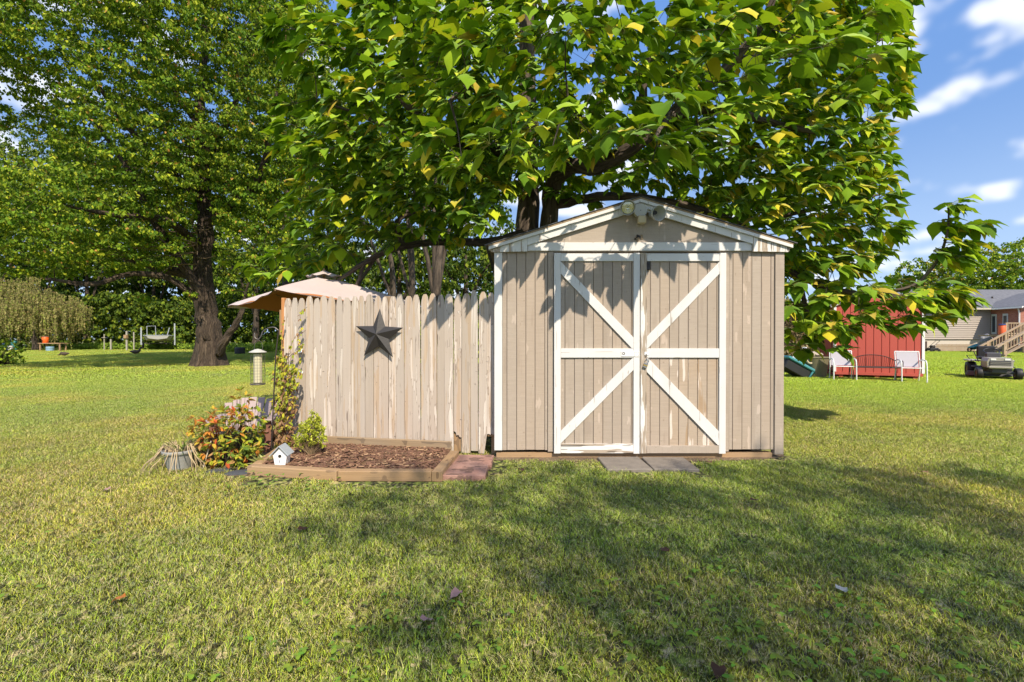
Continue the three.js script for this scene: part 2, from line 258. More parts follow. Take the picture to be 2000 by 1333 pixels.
// ---------------------------------------------------------------- trees
const gauss = () => (R() + R() + R() - 1.5) / 1.5;
function lobePoint([c, r], shell = 0.6) { const d = V(gauss(), gauss(), gauss()).normalize(), k = Math.pow(shell ** 3 + (1 - shell ** 3) * R(), 1 / 3); return V(c.x + d.x * r[0] * k, c.y + d.y * r[1] * k, c.z + d.z * r[2] * k); }
function scatter(lobes, minDist, ok = () => true) {
  const pts = [], grid = new Map(), key = (x, y, z) => x + ',' + y + ',' + z;
  for (const l of lobes) for (let n = 0; n < l[2]; n++) {
    const p = lobePoint(l, l[3] ?? 0.55); if (!ok(p)) continue; const gx = Math.floor(p.x / minDist), gy = Math.floor(p.y / minDist), gz = Math.floor(p.z / minDist); let hit = false;
    for (let a = -1; a < 2 && !hit; a++) for (let b = -1; b < 2 && !hit; b++) for (let c = -1; c < 2 && !hit; c++) for (const q of grid.get(key(gx + a, gy + b, gz + c)) ?? []) if (q.distanceTo(p) < minDist) { hit = true; break; }
    if (hit) continue; const k = key(gx, gy, gz); grid.has(k) ? grid.get(k).push(p) : grid.set(k, [p]); p.out = p.clone().sub(l[0]); pts.push(p);
  }
  return pts;
}
// limbs: lists of [point, radius]; every leaf cluster is tied to the wood nearest to it
function wood(limbs, tips, sides = 5, twig = 0.006, thick = 0.02) {
  const geos = [], nodes = [];
  for (const [i, l] of limbs.entries()) {
    const n = l.length * 4, pts = curve(l.map((q) => q[0]), n), rad = pts.map((_, k) => { const f = k / n * (l.length - 1), a = Math.min(l.length - 2, Math.floor(f)); return l[a][1] + (l[a + 1][1] - l[a][1]) * (f - a); });
    pts.forEach((p, k) => { if (k && k < pts.length - 1) p.add(V(gauss(), gauss(), gauss()).multiplyScalar(rad[k] * 0.25)); nodes.push({ p, r: rad[k] }); });
    geos.push(tube(pts, rad, i < 2 ? 12 : 8, true, 0.08));
  }
  const near = (p) => { let best = null, bd = 1e9; for (const n of nodes) { const d = n.p.distanceToSquared(p); if (d < bd) { bd = d; best = n; } } return [best, Math.sqrt(bd)]; };
  const order = tips.map((p) => [p, near(p)[1]]).sort((a, b) => a[1] - b[1]);
  for (const [p] of order) {
    const [n, d] = near(p), m = n.p.clone().lerp(p, 0.5).add(V(gauss() * 0.12 * d, 0.06 * d + gauss() * 0.1 * d, gauss() * 0.12 * d)), k = Math.max(2, Math.min(6, Math.ceil(d / (thick * 22))));
    const pts = new THREE.QuadraticBezierCurve3(n.p, m, p).getPoints(k), r0 = Math.min(n.r * 0.75, twig + thick * Math.min(1, d / 2.5)), rad = pts.map((_, i) => r0 + (twig * 0.7 - r0) * i / k); geos.push(tube(pts, rad, sides, false)); p.dir = p.clone().sub(m).normalize();
    pts.forEach((q, i) => i && nodes.push({ p: q, r: rad[i] }));
  }
  return join(geos);
}
const L = (list) => list.map(([px, py, d, r]) => [at(px, py, d), r]);

// ================================================================ THE SETTING
const inBox = (x, z, x0, x1, z0, z1) => x > x0 && x < x1 && z > z0 && z < z1;
{
  const g = new THREE.PlaneGeometry(360, 300, 1, 1); g.rotateX(-Math.PI / 2); g.translate(0, 0, -90); structure('lawn_ground', boxUV(g, false, 0, 0), M.lawn);
  const soil = (pts, y) => { const s = new THREE.ShapeGeometry(new THREE.Shape(pts.map(([a, b]) => new THREE.Vector2(a, -b)))); s.rotateX(-Math.PI / 2); s.translate(0, y, 0); return boxUV(s); };
  const blob = (cx, cz, rx, rz, s) => Array.from({ length: 22 }, (_, i) => { const a = i / 22 * 6.283, k = 0.8 + 0.4 * vn(i * 0.6, s, 13); return [cx + Math.cos(a) * rx * k, cz + Math.sin(a) * rz * k]; }).reverse();
  structure('bare_soil', soil(blob(-2.5, -4.75, 0.62, 0.5, 1.3), 0.006), M.soil);
  structure('bare_soil', soil(blob(1.35, -4.9, 1.75, 0.26, 4.7), 0.005), M.soil);
}
// turf: clumps of blades; the colour of each clump follows dry and lush patches
const noise2 = (x, z, f, s) => { let a = 0, k = 0.5; for (let o = 0; o < 3; o++) { a += k * vn(x * f + 50, z * f + 90, 1e9, 1e9, s + o); k *= 0.5; f *= 2.1; } return a / 0.875; };
const noTurf = (x, z, r = 0.12) => inBox(x, z, -0.25 - r, 2.92 + r, -7.5, -4.83 + r * 0.6) || inBox(x, z, -2.45 - r, -0.58 + r, -5.3, -4.04 + r * 0.5) || inBox(x, z, -0.64 - r, -0.18 + r, -5.1, -4.1 + r * 0.5) || inBox(x, z, 0.88 - r, 1.76 + r, -4.85, -4.31 + r * 0.5)
  || Math.hypot((x + 2.62) / 0.55, (z + 4.72) / 0.42) < 1;
function bladePatch(size, count, h0, h1, w, seed, stemmy = 0.2) {
  const r = rng(seed), pos = [], nor = [], col = [], idx = [];
  for (let i = 0; i < count; i++) {
    const x = (r() - 0.5) * size * 1.35, z = (r() - 0.5) * size * 1.35, a = r() * 6.283, h1_ = h0 + (h1 - h0) * r() * r(), lying = r() < 0.09, h = lying ? h1_ * 0.55 : h1_, lean = lying ? 0.03 + 0.04 * r() : h * (0.35 + 1.0 * r()), ca = Math.cos(a), sa = Math.sin(a), b = r() * 6.283, wx = Math.cos(b) * w * (0.6 + 0.7 * r()), wz = Math.sin(b) * w * (0.6 + 0.7 * r()), v = pos.length / 3;
    pos.push(x - wx, 0, z - wz, x + wx, 0, z + wz, x + ca * lean * 0.4 - wx * 0.8, h * 0.62, z + sa * lean * 0.4 - wz * 0.8, x + ca * lean * 0.4 + wx * 0.8, h * 0.62, z + sa * lean * 0.4 + wz * 0.8, x + ca * lean, h * (0.75 + 0.25 * r()), z + sa * lean);
    const nx = -ca * 0.45, nz = -sa * 0.45, ny = 0.85; for (let k = 0; k < 5; k++) nor.push(nx, ny, nz); idx.push(v, v + 1, v + 2, v + 1, v + 3, v + 2, v + 2, v + 3, v + 4);
    const q = lying ? 0 : r(), j = 0.75 + 0.5 * r(), c = q < stemmy ? [0.62, 0.53, 0.27] : q < 0.56 ? [0.5, 0.54, 0.06] : [0.34, 0.47, 0.035]; for (let k = 0; k < 5; k++) col.push(c[0] * j, c[1] * j, c[2] * j);
  }
  const g = new THREE.BufferGeometry(); g.setAttribute('position', new THREE.Float32BufferAttribute(pos, 3)); g.setAttribute('normal', new THREE.Float32BufferAttribute(nor, 3)); g.setAttribute('color', new THREE.Float32BufferAttribute(col, 3)); g.setIndex(idx); return g;
}
const grassMat = new THREE.MeshPhysicalMaterial({ vertexColors: true, roughness: 1, transmission: 0.25, thickness: 0, side: THREE.DoubleSide });
function turfField(name, label, geo, spots) {
  const m = new THREE.InstancedMesh(geo, grassMat, spots.length), o = new THREE.Object3D(), c = new THREE.Color();
  spots.forEach(([x, z, s, t], i) => { o.position.set(x, 0.002, z); o.rotation.y = Math.floor(R() * 4) * Math.PI / 2 + R() * 0.3; o.scale.set(s, s * rr(0.8, 1.25), s); o.updateMatrix(); m.setMatrixAt(i, o.matrix); m.setColorAt(i, c.setRGB(...t)); });
  m.name = numbered(name); m.castShadow = m.receiveShadow = true; m.userData = { kind: 'stuff', label, category: 'grass' }; scene.add(m); return m;
}
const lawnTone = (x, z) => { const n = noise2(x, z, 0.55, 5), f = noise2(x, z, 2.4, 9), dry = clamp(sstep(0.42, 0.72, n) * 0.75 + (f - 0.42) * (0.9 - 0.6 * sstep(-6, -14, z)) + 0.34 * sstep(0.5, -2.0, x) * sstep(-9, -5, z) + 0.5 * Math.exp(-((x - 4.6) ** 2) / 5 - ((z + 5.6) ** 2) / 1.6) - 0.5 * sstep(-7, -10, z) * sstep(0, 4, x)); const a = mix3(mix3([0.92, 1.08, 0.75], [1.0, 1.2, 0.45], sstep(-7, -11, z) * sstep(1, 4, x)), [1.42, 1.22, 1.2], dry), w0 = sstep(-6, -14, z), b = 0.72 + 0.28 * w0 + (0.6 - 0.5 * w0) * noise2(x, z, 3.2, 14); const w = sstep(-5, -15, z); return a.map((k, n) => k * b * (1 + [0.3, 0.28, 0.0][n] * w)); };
{
  const near = [0, 1, 2, 3].map(() => []), S = 0.27;
  for (let z = 0.6; z > -14.5; z -= S) for (let x = -22; x < 22; x += S) {
    const jx = x + (R() - 0.5) * S * 0.35, jz = z + (R() - 0.5) * S * 0.35; if (Math.abs(jx) > Math.abs(jz) * 1.3 + 2.4 || noTurf(jx, jz)) continue;
    if (inBox(jx, jz, -0.3, 3.1, -5.0, -4.7) && R() < 0.6) continue; near[Math.floor(R() * 4)].push([jx, jz, 1, lawnTone(jx, jz)]);
  }
  near.forEach((s, i) => turfField('lawn_grass', 'short mown grass with dry straw blades around the tan shed', bladePatch(S, 1900, 0.012, 0.046, 0.0014, 100 + i, [0.13, 0.2, 0.25, 0.17][i]), s));
  const far = [0, 1].map(() => []), T = 1.0;
  for (let z = -13; z > -64; z -= T) for (let x = -92; x < 92; x += T) { const jx = x + (R() - 0.5) * T * 0.6, jz = z + (R() - 0.5) * T * 0.6; if (Math.abs(jx) > -jz * 1.35 + 4) continue; far[Math.floor(R() * 2)].push([jx, jz, 1, lawnTone(jx, jz)]); }
  far.forEach((s, i) => turfField('far_lawn_grass', 'sunlit mown grass of the far lawn', bladePatch(T, 2400, 0.012, 0.042, 0.006, 200 + i, 0.05), s));
}

// ================================================================ THE TAN SHED
const SD = 4.86, SC = FOC / SD, CX = 1.335;          // the front stands 4.86 m away
const sx = (px) => (px - 1000) / SC - CX, sy = (py) => EYE - (py - 660) / SC;
{
  const shed = thing('garden_shed', 'tan wooden garden shed with white trimmed barn doors and low gable roof', 'shed', [CX, 0, -SD]);
  const rect = (x0, x1, y0, y1, z0, z1, swap = false, bev = 0.003) => cbox(Math.abs(x1 - x0), Math.abs(y1 - y0), z1 - z0, [(x0 + x1) / 2, (y0 + y1) / 2, (z0 + z1) / 2], bev, swap);
  const pr = (a, b, c, d, z0, z1, swap, bev) => rect(sx(a), sx(b), sy(c), sy(d), z0, z1, swap, bev);      // from photo edges on the front
  const yTop = sy(474), yBot = 0.10, depth = 2.4;
  // walls: a backing sheet, and each grooved siding board in front of it
  const front = part('front_wall', rect(sx(981), sx(1513), yBot, sy(492), -0.05, -0.028), M.tan, shed);
  const boards = (parent, edges, y0, y1, z0, z1, mat) => { for (let i = 0; i < edges.length - 1; i++) part('siding_board', rect(edges[i] + 0.0022, edges[i + 1] - 0.0022, y0 + (R() - 0.5) * 0.004, y1, z0, z1 + (R() - 0.5) * 0.003, false, 0.0025), mat ?? [M.tan, M.tanA, M.tanB][Math.floor(R() * 3)], parent); };
  boards(front, [981, 990, 1009, 1027, 1045, 1064, 1069.5].map(sx), sy(880), sy(491), -0.027, 0.0);
  boards(front, [1424, 1431.5, 1450, 1468.5, 1487, 1505.5, 1513].map(sx), sy(879), sy(491), -0.027, 0.0);
  part('jamb_board', pr(1070, 1081, 492, 883, -0.026, 0.012), M.tan, shed); part('jamb_board', pr(1415, 1424, 492, 883, -0.026, 0.006), M.tan, shed);
  part('corner_board', pr(965.5, 981, 494, 880, -0.06, 0.02), M.white, shed); part('corner_board', pr(1512.5, 1530, 494, 888, -0.06, 0.018), M.tan, shed);
  for (const s of [-1, 1]) { const w = part('side_wall', rect(s * 1.475 - 0.008, s * 1.475 + 0.008, yBot, 2.17, -depth, -0.061), M.tan, shed); for (let i = 0; i < 11; i++) part('siding_board', rect(s * 1.486 - 0.006, s * 1.486 + 0.006, yBot, 2.165, -0.065 - (i + 1) * 0.212 + 0.004, -0.065 - i * 0.212, false, 0.002), M.tan, w); }
  part('back_wall', rect(-1.465, 1.465, yBot, 2.165, -depth - 0.016, -depth), M.tan, shed);
  for (const z of [-0.1, -depth + 0.05]) part('gable_panel', prism([[-1.47, 2.172], [1.47, 2.172], [1.47, 2.205], [0.004, 2.66], [-1.47, 2.205]], 0.015, z < -1 ? z : -0.012), M.tan, shed);
  // sill and skids
  part('sill_beam', pr(969, 1510, 885.5, 895.5, -0.09, -0.005, true), M.timber, shed); part('sill_beam', rect(-1.45, 1.45, 0.0, 0.098, -depth, -depth + 0.09, true), M.timber, shed);
  for (const x of [-1.3, 0, 1.3]) part('skid', rect(x - 0.05, x + 0.05, -0.01, 0.07, -depth + 0.1, -0.1), M.timberGrey, shed);
  part('floor', rect(-1.45, 1.45, 0.099, 0.118, -depth + 0.005, -0.058), M.timber, shed);
  // roof
  const apex = [sx(1248), sy(393)], eL = [sx(955), sy(484.5)], eR = [sx(1541), sy(481)];
  const roofSide = (e) => { const dx = e[0] - apex[0], dy = e[1] - apex[1], l = Math.hypot(dx, dy), nx = -dy / l * Math.sign(dx), ny = Math.abs(dx) / l, th = 0.018; return prism([[apex[0], apex[1]], [e[0], e[1]], [e[0] + nx * th, e[1] + ny * th], [apex[0], apex[1] + th]], depth + 0.17, -depth - 0.1); };
  const roof = part('roof', [roofSide(eL), roofSide(eR)], M.timberGrey, shed);
  for (const e of [eL, eR]) { const dx = e[0] - apex[0], dy = e[1] - apex[1], l = Math.hypot(dx, dy), nx = -dy / l * Math.sign(dx), ny = Math.abs(dx) / l, n = 12; for (let i = 0; i < n; i++) { const a = i / n, b = (i + 1.25) / n, o1 = 0.019 + 0.002, o0 = 0.028 + (R() - 0.5) * 0.004; part('shingle_course', prism([[apex[0] + dx * a + nx * o1, apex[1] + dy * a + ny * o1 + 0.003], [apex[0] + dx * b + nx * o1, apex[1] + dy * b + ny * o1], [apex[0] + dx * b + nx * o0, apex[1] + dy * b + ny * o0], [apex[0] + dx * a + nx * o1, apex[1] + dy * a + ny * o1 + 0.006]].map(([p, q]) => [p, q + 0.001 * (i % 2)]), depth + 0.19, -depth - 0.11), M.shingle, roof); } }
  // rake boards, drip strips, tail blocks, gable rail
  const rake = (e, inner, t, w0, w1, z0, z1, mat, name) => { const k = Math.sign(e[0] - apex[0]), a = apex, g = prism([[a[0], a[1] - w0], [e[0], e[1] - w0], [e[0], e[1] - w1], [a[0], a[1] - w1]], z1 - z0, z0); part(name, g, mat, shed); };
  rake(eL, 0, 0, 0.001, 0.032, 0.0, 0.07, M.white, 'drip_board'); rake(eR, 0, 0, 0.001, 0.032, 0.0, 0.07, M.white, 'drip_board');
  const lineY = (x, e) => apex[1] + (e[1] - apex[1]) * (x - apex[0]) / (e[0] - apex[0]);
  for (const [e, xi, s] of [[eL, sx(1030), -1], [eR, sx(1466), 1]]) {
    part('rake_board', prism([[apex[0], apex[1] - 0.034], [xi, lineY(xi, e) - 0.034], [xi, lineY(xi, e) - 0.108], [apex[0], apex[1] - 0.108]], 0.024, 0.022), M.white, shed);
    part('tail_block', prism([[xi + s * 0.0015, lineY(xi, e) - 0.034], [e[0] - s * 0.012, lineY(e[0], e) - 0.034], [e[0] - s * 0.03, sy(494)], [xi + s * 0.0015, sy(493)]], 0.022, 0.022), M.whiteWorn, shed);
  }
  part('gable_rail', pr(1030.5, 1465.5, 475, 491.3, 0.004, 0.027, true), M.white, shed);
  // a gnawed patch of bare splintered wood in the gable
  { const gs = []; for (let i = 0; i < 26; i++) { const x = sx(1247 + gauss() * 13), y = sy(466 + gauss() * 7); gs.push(cbox(0.008 + 0.012 * R(), 0.02 + 0.03 * R(), 0.006, [x, y, 0.006 + 0.003 * R()], 0.002)); } part('splintered_patch', gs, M.timberGrey, shed); const gp = []; for (let i = 0; i < 9; i++) gp.push(cbox(0.012 + 0.015 * R(), 0.012, 0.004, [sx(1247 + gauss() * 11), sy(464 + gauss() * 7), 0.0145], 0.001)); part('splintered_hole', gp, M.black, shed); }
  // the two doors
  const door = (x0, x1, hingeLeft) => {
    const d = new THREE.Group(); d.name = 'door'; shed.add(d); const zi = 0.004, zo = 0.024, f0 = 0.0245, f1 = 0.045;
    const sl = hingeLeft ? 13 : 12, srr = hingeLeft ? 12 : 13; const inner = [];
    part('backing_sheet', pr(x0 + 1, x1 - 1, 498, 883, -0.022, 0.0025), M.tan, d);
    let e = x0 + sl - 1; inner.push(e); for (let k = hingeLeft ? x0 + 21.5 : x0 + 20; k < x1 - srr - 3; k += 18.45) inner.push(k); inner.push(x1 - srr + 1);
    for (let i = 0; i < inner.length - 1; i++) for (const [a, b] of [[511, 691], [692, 872]]) part('door_board', pr(inner[i] + 0.42, inner[i + 1] - 0.42, a, b, zi, zo + (R() - 0.5) * 0.003, false, 0.0025), !hingeLeft && i > 2 && b > 700 ? M.tanWorn : [M.tan, M.tanA, M.tanB][Math.floor(R() * 3)], d);
    part('stile', pr(x0, x0 + sl, 496, 885, f0, f1), hingeLeft ? M.white : M.whiteWorn, d); part('stile', pr(x1 - srr, x1, 496, 885.5, f0, f1), M.white, d);
    const a = x0 + sl + 0.2, b = x1 - srr - 0.2;
    part('rail', pr(a, b, 497, 512, f0, f1 - 0.001, true), M.white, d); part('rail', pr(a, b, 681, 699, f0, f1 - 0.001, true), M.white, d); part('rail', pr(a, b, hingeLeft ? 866 : 869.5, 884.5, f0, f1 - 0.001, true), hingeLeft ? M.whiteWorn : M.tan, d);
    const brace = (q) => part('brace', prism(q.map(([u, v]) => [sx(u), sy(v)]), 0.0195, f0), M.white, d);
    if (hingeLeft) { brace([[a, 513], [b, 659.5], [b, 680.5], [b - 3, 680.5], [a, 536]]); brace([[b, 699.7], [b, 722.5], [a, 865], [a, 841], [b - 2, 699.7]]); }
    else { brace([[b, 513], [b, 536], [a + 2, 680.5], [a, 680.5], [a, 658]]); brace([[a, 699.7], [a + 3, 699.7], [b, 842], [b, 868.5], [b - 2, 868.5], [a, 726]]); }
    return d;
  };
  const dl = door(1081.5, 1247.6, true), dr = door(1249, 1414.7, false);
  part('gate_latch', [pr(1261, 1267.5, 512.5, 529, 0.026, 0.05, false, 0.004), pr(1262, 1265, 516, 519, 0.05, 0.058)], M.black, dr);
  const hz = part('hasp', [pr(1211.5, 1237, 686, 696.5, 0.0452, 0.0505, false, 0.002), pr(1237.4, 1246.5, 686.5, 697, 0.0452, 0.0515, false, 0.002)], M.plainWhite, dl);
  for (const [a, b] of [[1240, 688.5], [1244, 688.5], [1240, 694.5], [1244, 694.5]]) { const g = new THREE.CylinderGeometry(0.0032, 0.0032, 0.003, 8); g.rotateX(Math.PI / 2); g.translate(sx(a), sy(b), 0.053); part('screw', g, M.black, hz); }
  { const g = new THREE.TorusGeometry(0.012, 0.004, 6, 14); g.translate(sx(1216), sy(690.5), 0.0515); part('slot', g, M.wire, hz); }
  const st = part('staple_plate', pr(1256.5, 1265, 687.5, 694, 0.0452, 0.0485, false, 0.001), M.plainWhite, dr); { const g = new THREE.TorusGeometry(0.014, 0.0035, 8, 14, Math.PI); g.rotateY(Math.PI / 2); g.rotateX(Math.PI / 2); g.translate(sx(1259.5), sy(694), 0.05); part('staple', g, M.wire, st); }
  // padlock hanging open from the staple
  const pl = thing('padlock', 'small laminated padlock hanging open on the white door hasp', 'padlock', [CX + sx(1258), sy(713), -SD + 0.062]); pl.rotation.z = -0.35;
  part('body', [cbox(0.042, 0.02, 0.02, [0, 0.012, 0], 0.004), cbox(0.042, 0.018, 0.02, [0, -0.021, 0], 0.004)], M.steel, pl); part('brass_band', cbox(0.0405, 0.0145, 0.0205, [0, -0.0045, 0], 0.002), M.brass, pl);
  part('shackle', tube(curve([V(0.014, 0.02, 0), V(0.014, 0.06, 0), V(0, 0.078, 0), V(-0.014, 0.062, 0), V(-0.016, 0.045, 0)], 16), 0.0042, 7), M.steel, pl);
  // twin flood light on the gable
  const fl = thing('flood_light', 'grey twin head outdoor flood light under the shed ridge', 'light', [CX + sx(1247.5), sy(415), -SD + 0.02]); fl.scale.setScalar(1.18);
  const bx = new THREE.CylinderGeometry(0.058, 0.06, 0.04, 18); bx.rotateX(Math.PI / 2); bx.translate(0, 0, 0.02); part('junction_box', [bx], M.lampGrey, fl); { const g = new THREE.CylinderGeometry(0.004, 0.004, 0.004, 8); g.rotateX(Math.PI / 2); g.translate(0, 0, 0.042); part('screw', g, M.black, fl); }
  part('motion_sensor', cbox(0.07, 0.066, 0.06, [0.007, -0.085, 0.045], 0.006), M.cream, fl); part('sensor_neck', cbox(0.03, 0.02, 0.03, [0.006, -0.05, 0.03], 0.004), M.lampGrey, fl);
  for (const s of [-1, 1]) {
    const h = new THREE.Group(); h.name = 'lamp_head'; h.position.set(s * 0.128, s < 0 ? 0.005 : -0.045, 0.1); h.rotation.set(0.18, s * 0.25, 0); fl.add(h);
    const prof = [[0.022, -0.1], [0.03, -0.095], [0.036, -0.05], [0.062, 0], [0.066, 0.03], [0.062, 0.03], [0.057, 0.002], [0.032, -0.045], [0.001, -0.05]]; const g = lathe(prof, 24); g.rotateX(Math.PI / 2); part('shell', g, M.lampGrey, h);
    if (s < 0) { const b = lathe([[0.001, 0.026], [0.03, 0.022], [0.05, 0.008], [0.054, 0.0], [0.03, -0.04]], 20); b.rotateX(Math.PI / 2); part('reflector', (() => { const q = lathe([[0.052, 0.004], [0.03, -0.03], [0.012, -0.04], [0.001, -0.041]], 20); q.rotateX(Math.PI / 2); return q; })(), M.mirror, h); part('bulb_glass', b, M.glass, h); }
    else { const c = new THREE.CylinderGeometry(0.018, 0.018, 0.02, 14); c.rotateX(Math.PI / 2); c.translate(-0.008, 0.01, -0.03); part('socket', c, M.black, h); }
    part('arm', tube([V(s * 0.05, 0.01, 0.025), V(s * 0.085, 0.015, 0.03), V(s * 0.118, s < 0 ? 0.008 : -0.03, 0.03)], [0.014, 0.012, 0.014], 8), M.lampGrey, fl);
  }
}

// ================================================================ THE STOCKADE FENCE, STAR, BED
const FA = V(-2.68, 0, -5.42), FB = V(-0.175, 0, -4.955), FTURN = -Math.atan2(FB.z - FA.z, FB.x - FA.x), FLEN = FA.distanceTo(FB);
{
  const fence = thing('stockade_fence', 'peeling tan stockade fence panel with pointed pickets beside the tan shed', 'fence', FA.toArray(), FTURN);
  const mats = [0, 1, 2, 3].map((i) => { const m = std({ map: fenceTex, bumpMap: woodH, bumpScale: 0.003, roughness: 0.85 }); m.color = rgb(...[[1, 1, 1], [1.06, 1.05, 1.04], [0.95, 0.93, 0.9], [1.03, 0.99, 0.96]][i]); return m; });
  const n = 27, w = FLEN / n, cut = [0]; for (let i = 1; i < n; i++) cut.push((i + (R() - 0.5) * 0.22) * w); cut.push(FLEN);
  for (let i = 0; i < n; i++) {
    const h = 1.745 + (R() - 0.5) * 0.034 + (i > 20 ? 0.015 : 0), g = (R() < 0.2 ? 0.009 : 0.0045), a = cut[i] + g * 0.5, b = cut[i + 1] - g * 0.5, c = (a + b) / 2, t = 0.011 + 0.005 * R(); let y0 = 0.02 + R() * 0.02;
    let bottom = [[b, y0], [a, y0]];
    if (i === 22) bottom = [[b, 0.185], [b - 0.02, 0.19], [b - 0.035, 0.215], [a + 0.03, 0.205], [a + 0.02, 0.24], [a, 0.25]];
    if (i === 26) bottom = [[b, 0.225], [b - 0.012, 0.236], [b - 0.024, 0.222], [b - 0.04, 0.238], [b - 0.055, 0.224], [b - 0.07, 0.235], [a, 0.228]];
    if (i === 25) bottom = [[b - 0.028, y0], [a, y0]];
    const tip = 0.0125 + R() * 0.006, out = [...bottom, [a, h - 0.12], [a + 0.0045, h - 0.075], [a + 0.0135, h - 0.03], [c - tip, h], [c + tip, h], [b - 0.0135, h - 0.03], [b - 0.0045, h - 0.075], [b, h - 0.12], ...(i === 25 ? [[b, 0.23]] : [])];
    if (i === 4 || i === 13) { const k = out.findIndex((q) => q[1] === h); out[k] = [c - 0.018, h - 0.012]; }
    const m = part('picket', prism(out, t, (R() - 0.5) * 0.009), mats[Math.floor(R() * 4)], fence); m.rotation.z = (R() - 0.5) * 0.007;
  }
  for (const y of [0.3, 0.95, 1.5]) part('rail', cbox(FLEN - 0.06, 0.07, 0.035, [FLEN / 2, y, -0.024], 0.004, true), M.timberGrey, fence);
  part('post', cbox(0.04, 1.74, 0.085, [-0.024, 0.87, -0.045], 0.005), M.orangeWood, fence); part('post', cbox(0.04, 0.3, 0.06, [-0.07, 1.45, -0.06], 0.005), M.timber, fence); part('post', cbox(0.085, 1.74, 0.085, [FLEN * 0.5, 0.87, -0.09], 0.005), M.timberGrey, fence);
  part('post', cbox(0.05, 0.24, 0.05, [FLEN - 0.03, 0.11, -0.05], 0.004), M.timber, fence); part('patch_board', cbox(0.1, 0.2, 0.015, [22.5 * w, 0.12, -0.02], 0.003), M.timber, fence);
  part('rail_end', cbox(0.1, 0.025, 0.05, [FLEN - 0.045, 0.213, -0.03], 0.004, true), M.timber, fence);
  // curled flakes of paint standing off the boards
  const fl = []; for (let i = 0; i < 60; i++) { const g = template([[0, 0.006 + 0.006 * R()], [0.02, 0.009 + 0.008 * R()], [0.03 + 0.03 * R(), 0.004]], -6, 0.5).toNonIndexed(); g.rotateX(Math.PI / 2 + 0.4 + R()); g.rotateZ((R() - 0.5) * 0.8); g.translate(0.05 + R() * (FLEN - 0.1), 0.15 + R() * 1.45, 0.0175); fl.push(g); }
  stuff(part('paint_flakes', fl, std({ color: rgb(0.66, 0.6, 0.54), side: THREE.DoubleSide }), fence));
  const tab = (x, y, r) => { const g = cbox(0.055, 0.05, 0.004, [0, 0, 0], 0.001); g.rotateX(-0.5); g.rotateZ(r); g.translate(x, y, 0.036); return g; }; part('paint_tab', tab(0.235, 1.115, 0.35), M.plainWhite, fence); part('paint_tab', tab(0.232, 0.86, -0.2), M.plainWhite, fence);
  // the star
  const c = at(741.5, 653, 5.16); const star = thing('metal_star', 'dark grey five pointed metal barn star hung on the picket fence', 'star', [c.x, c.y, c.z + 0.02], FTURN);
  const pts = [], Ro = 0.298, Ri = 0.124, pos = []; for (let k = 0; k < 10; k++) { const a = Math.PI / 2 - 0.035 - k * Math.PI / 5, r = k % 2 ? Ri : Ro; pts.push(V(Math.cos(a) * r, Math.sin(a) * r - 0.012, 0.006)); }
  const facets = (front) => pts.forEach((p, k) => { const q = pts[(k + 1) % 10], m = V(0, 0, front ? 0.075 : 0.002); (front ? [m, q, p] : [m, p, q]).forEach((v) => pos.push(v.x, v.y, v.z)); });
  for (const [i, p] of pts.entries()) if (i % 2 === 0) { pos.length = 0; const a = pts[(i + 9) % 10], b = pts[(i + 1) % 10], m = V(0, 0, 0.082), bk = V(0, 0, 0.0); for (const t of [[m, p, a], [m, b, p], [bk, a, p], [bk, p, b]]) t.forEach((v) => pos.push(v.x, v.y, v.z)); const g = new THREE.BufferGeometry(); g.setAttribute('position', new THREE.Float32BufferAttribute(pos, 3)); g.computeVertexNormals(); part('point', boxUV(g), M.starMetal, star); }
}
const BED = [-1.5, 0, -4.5];
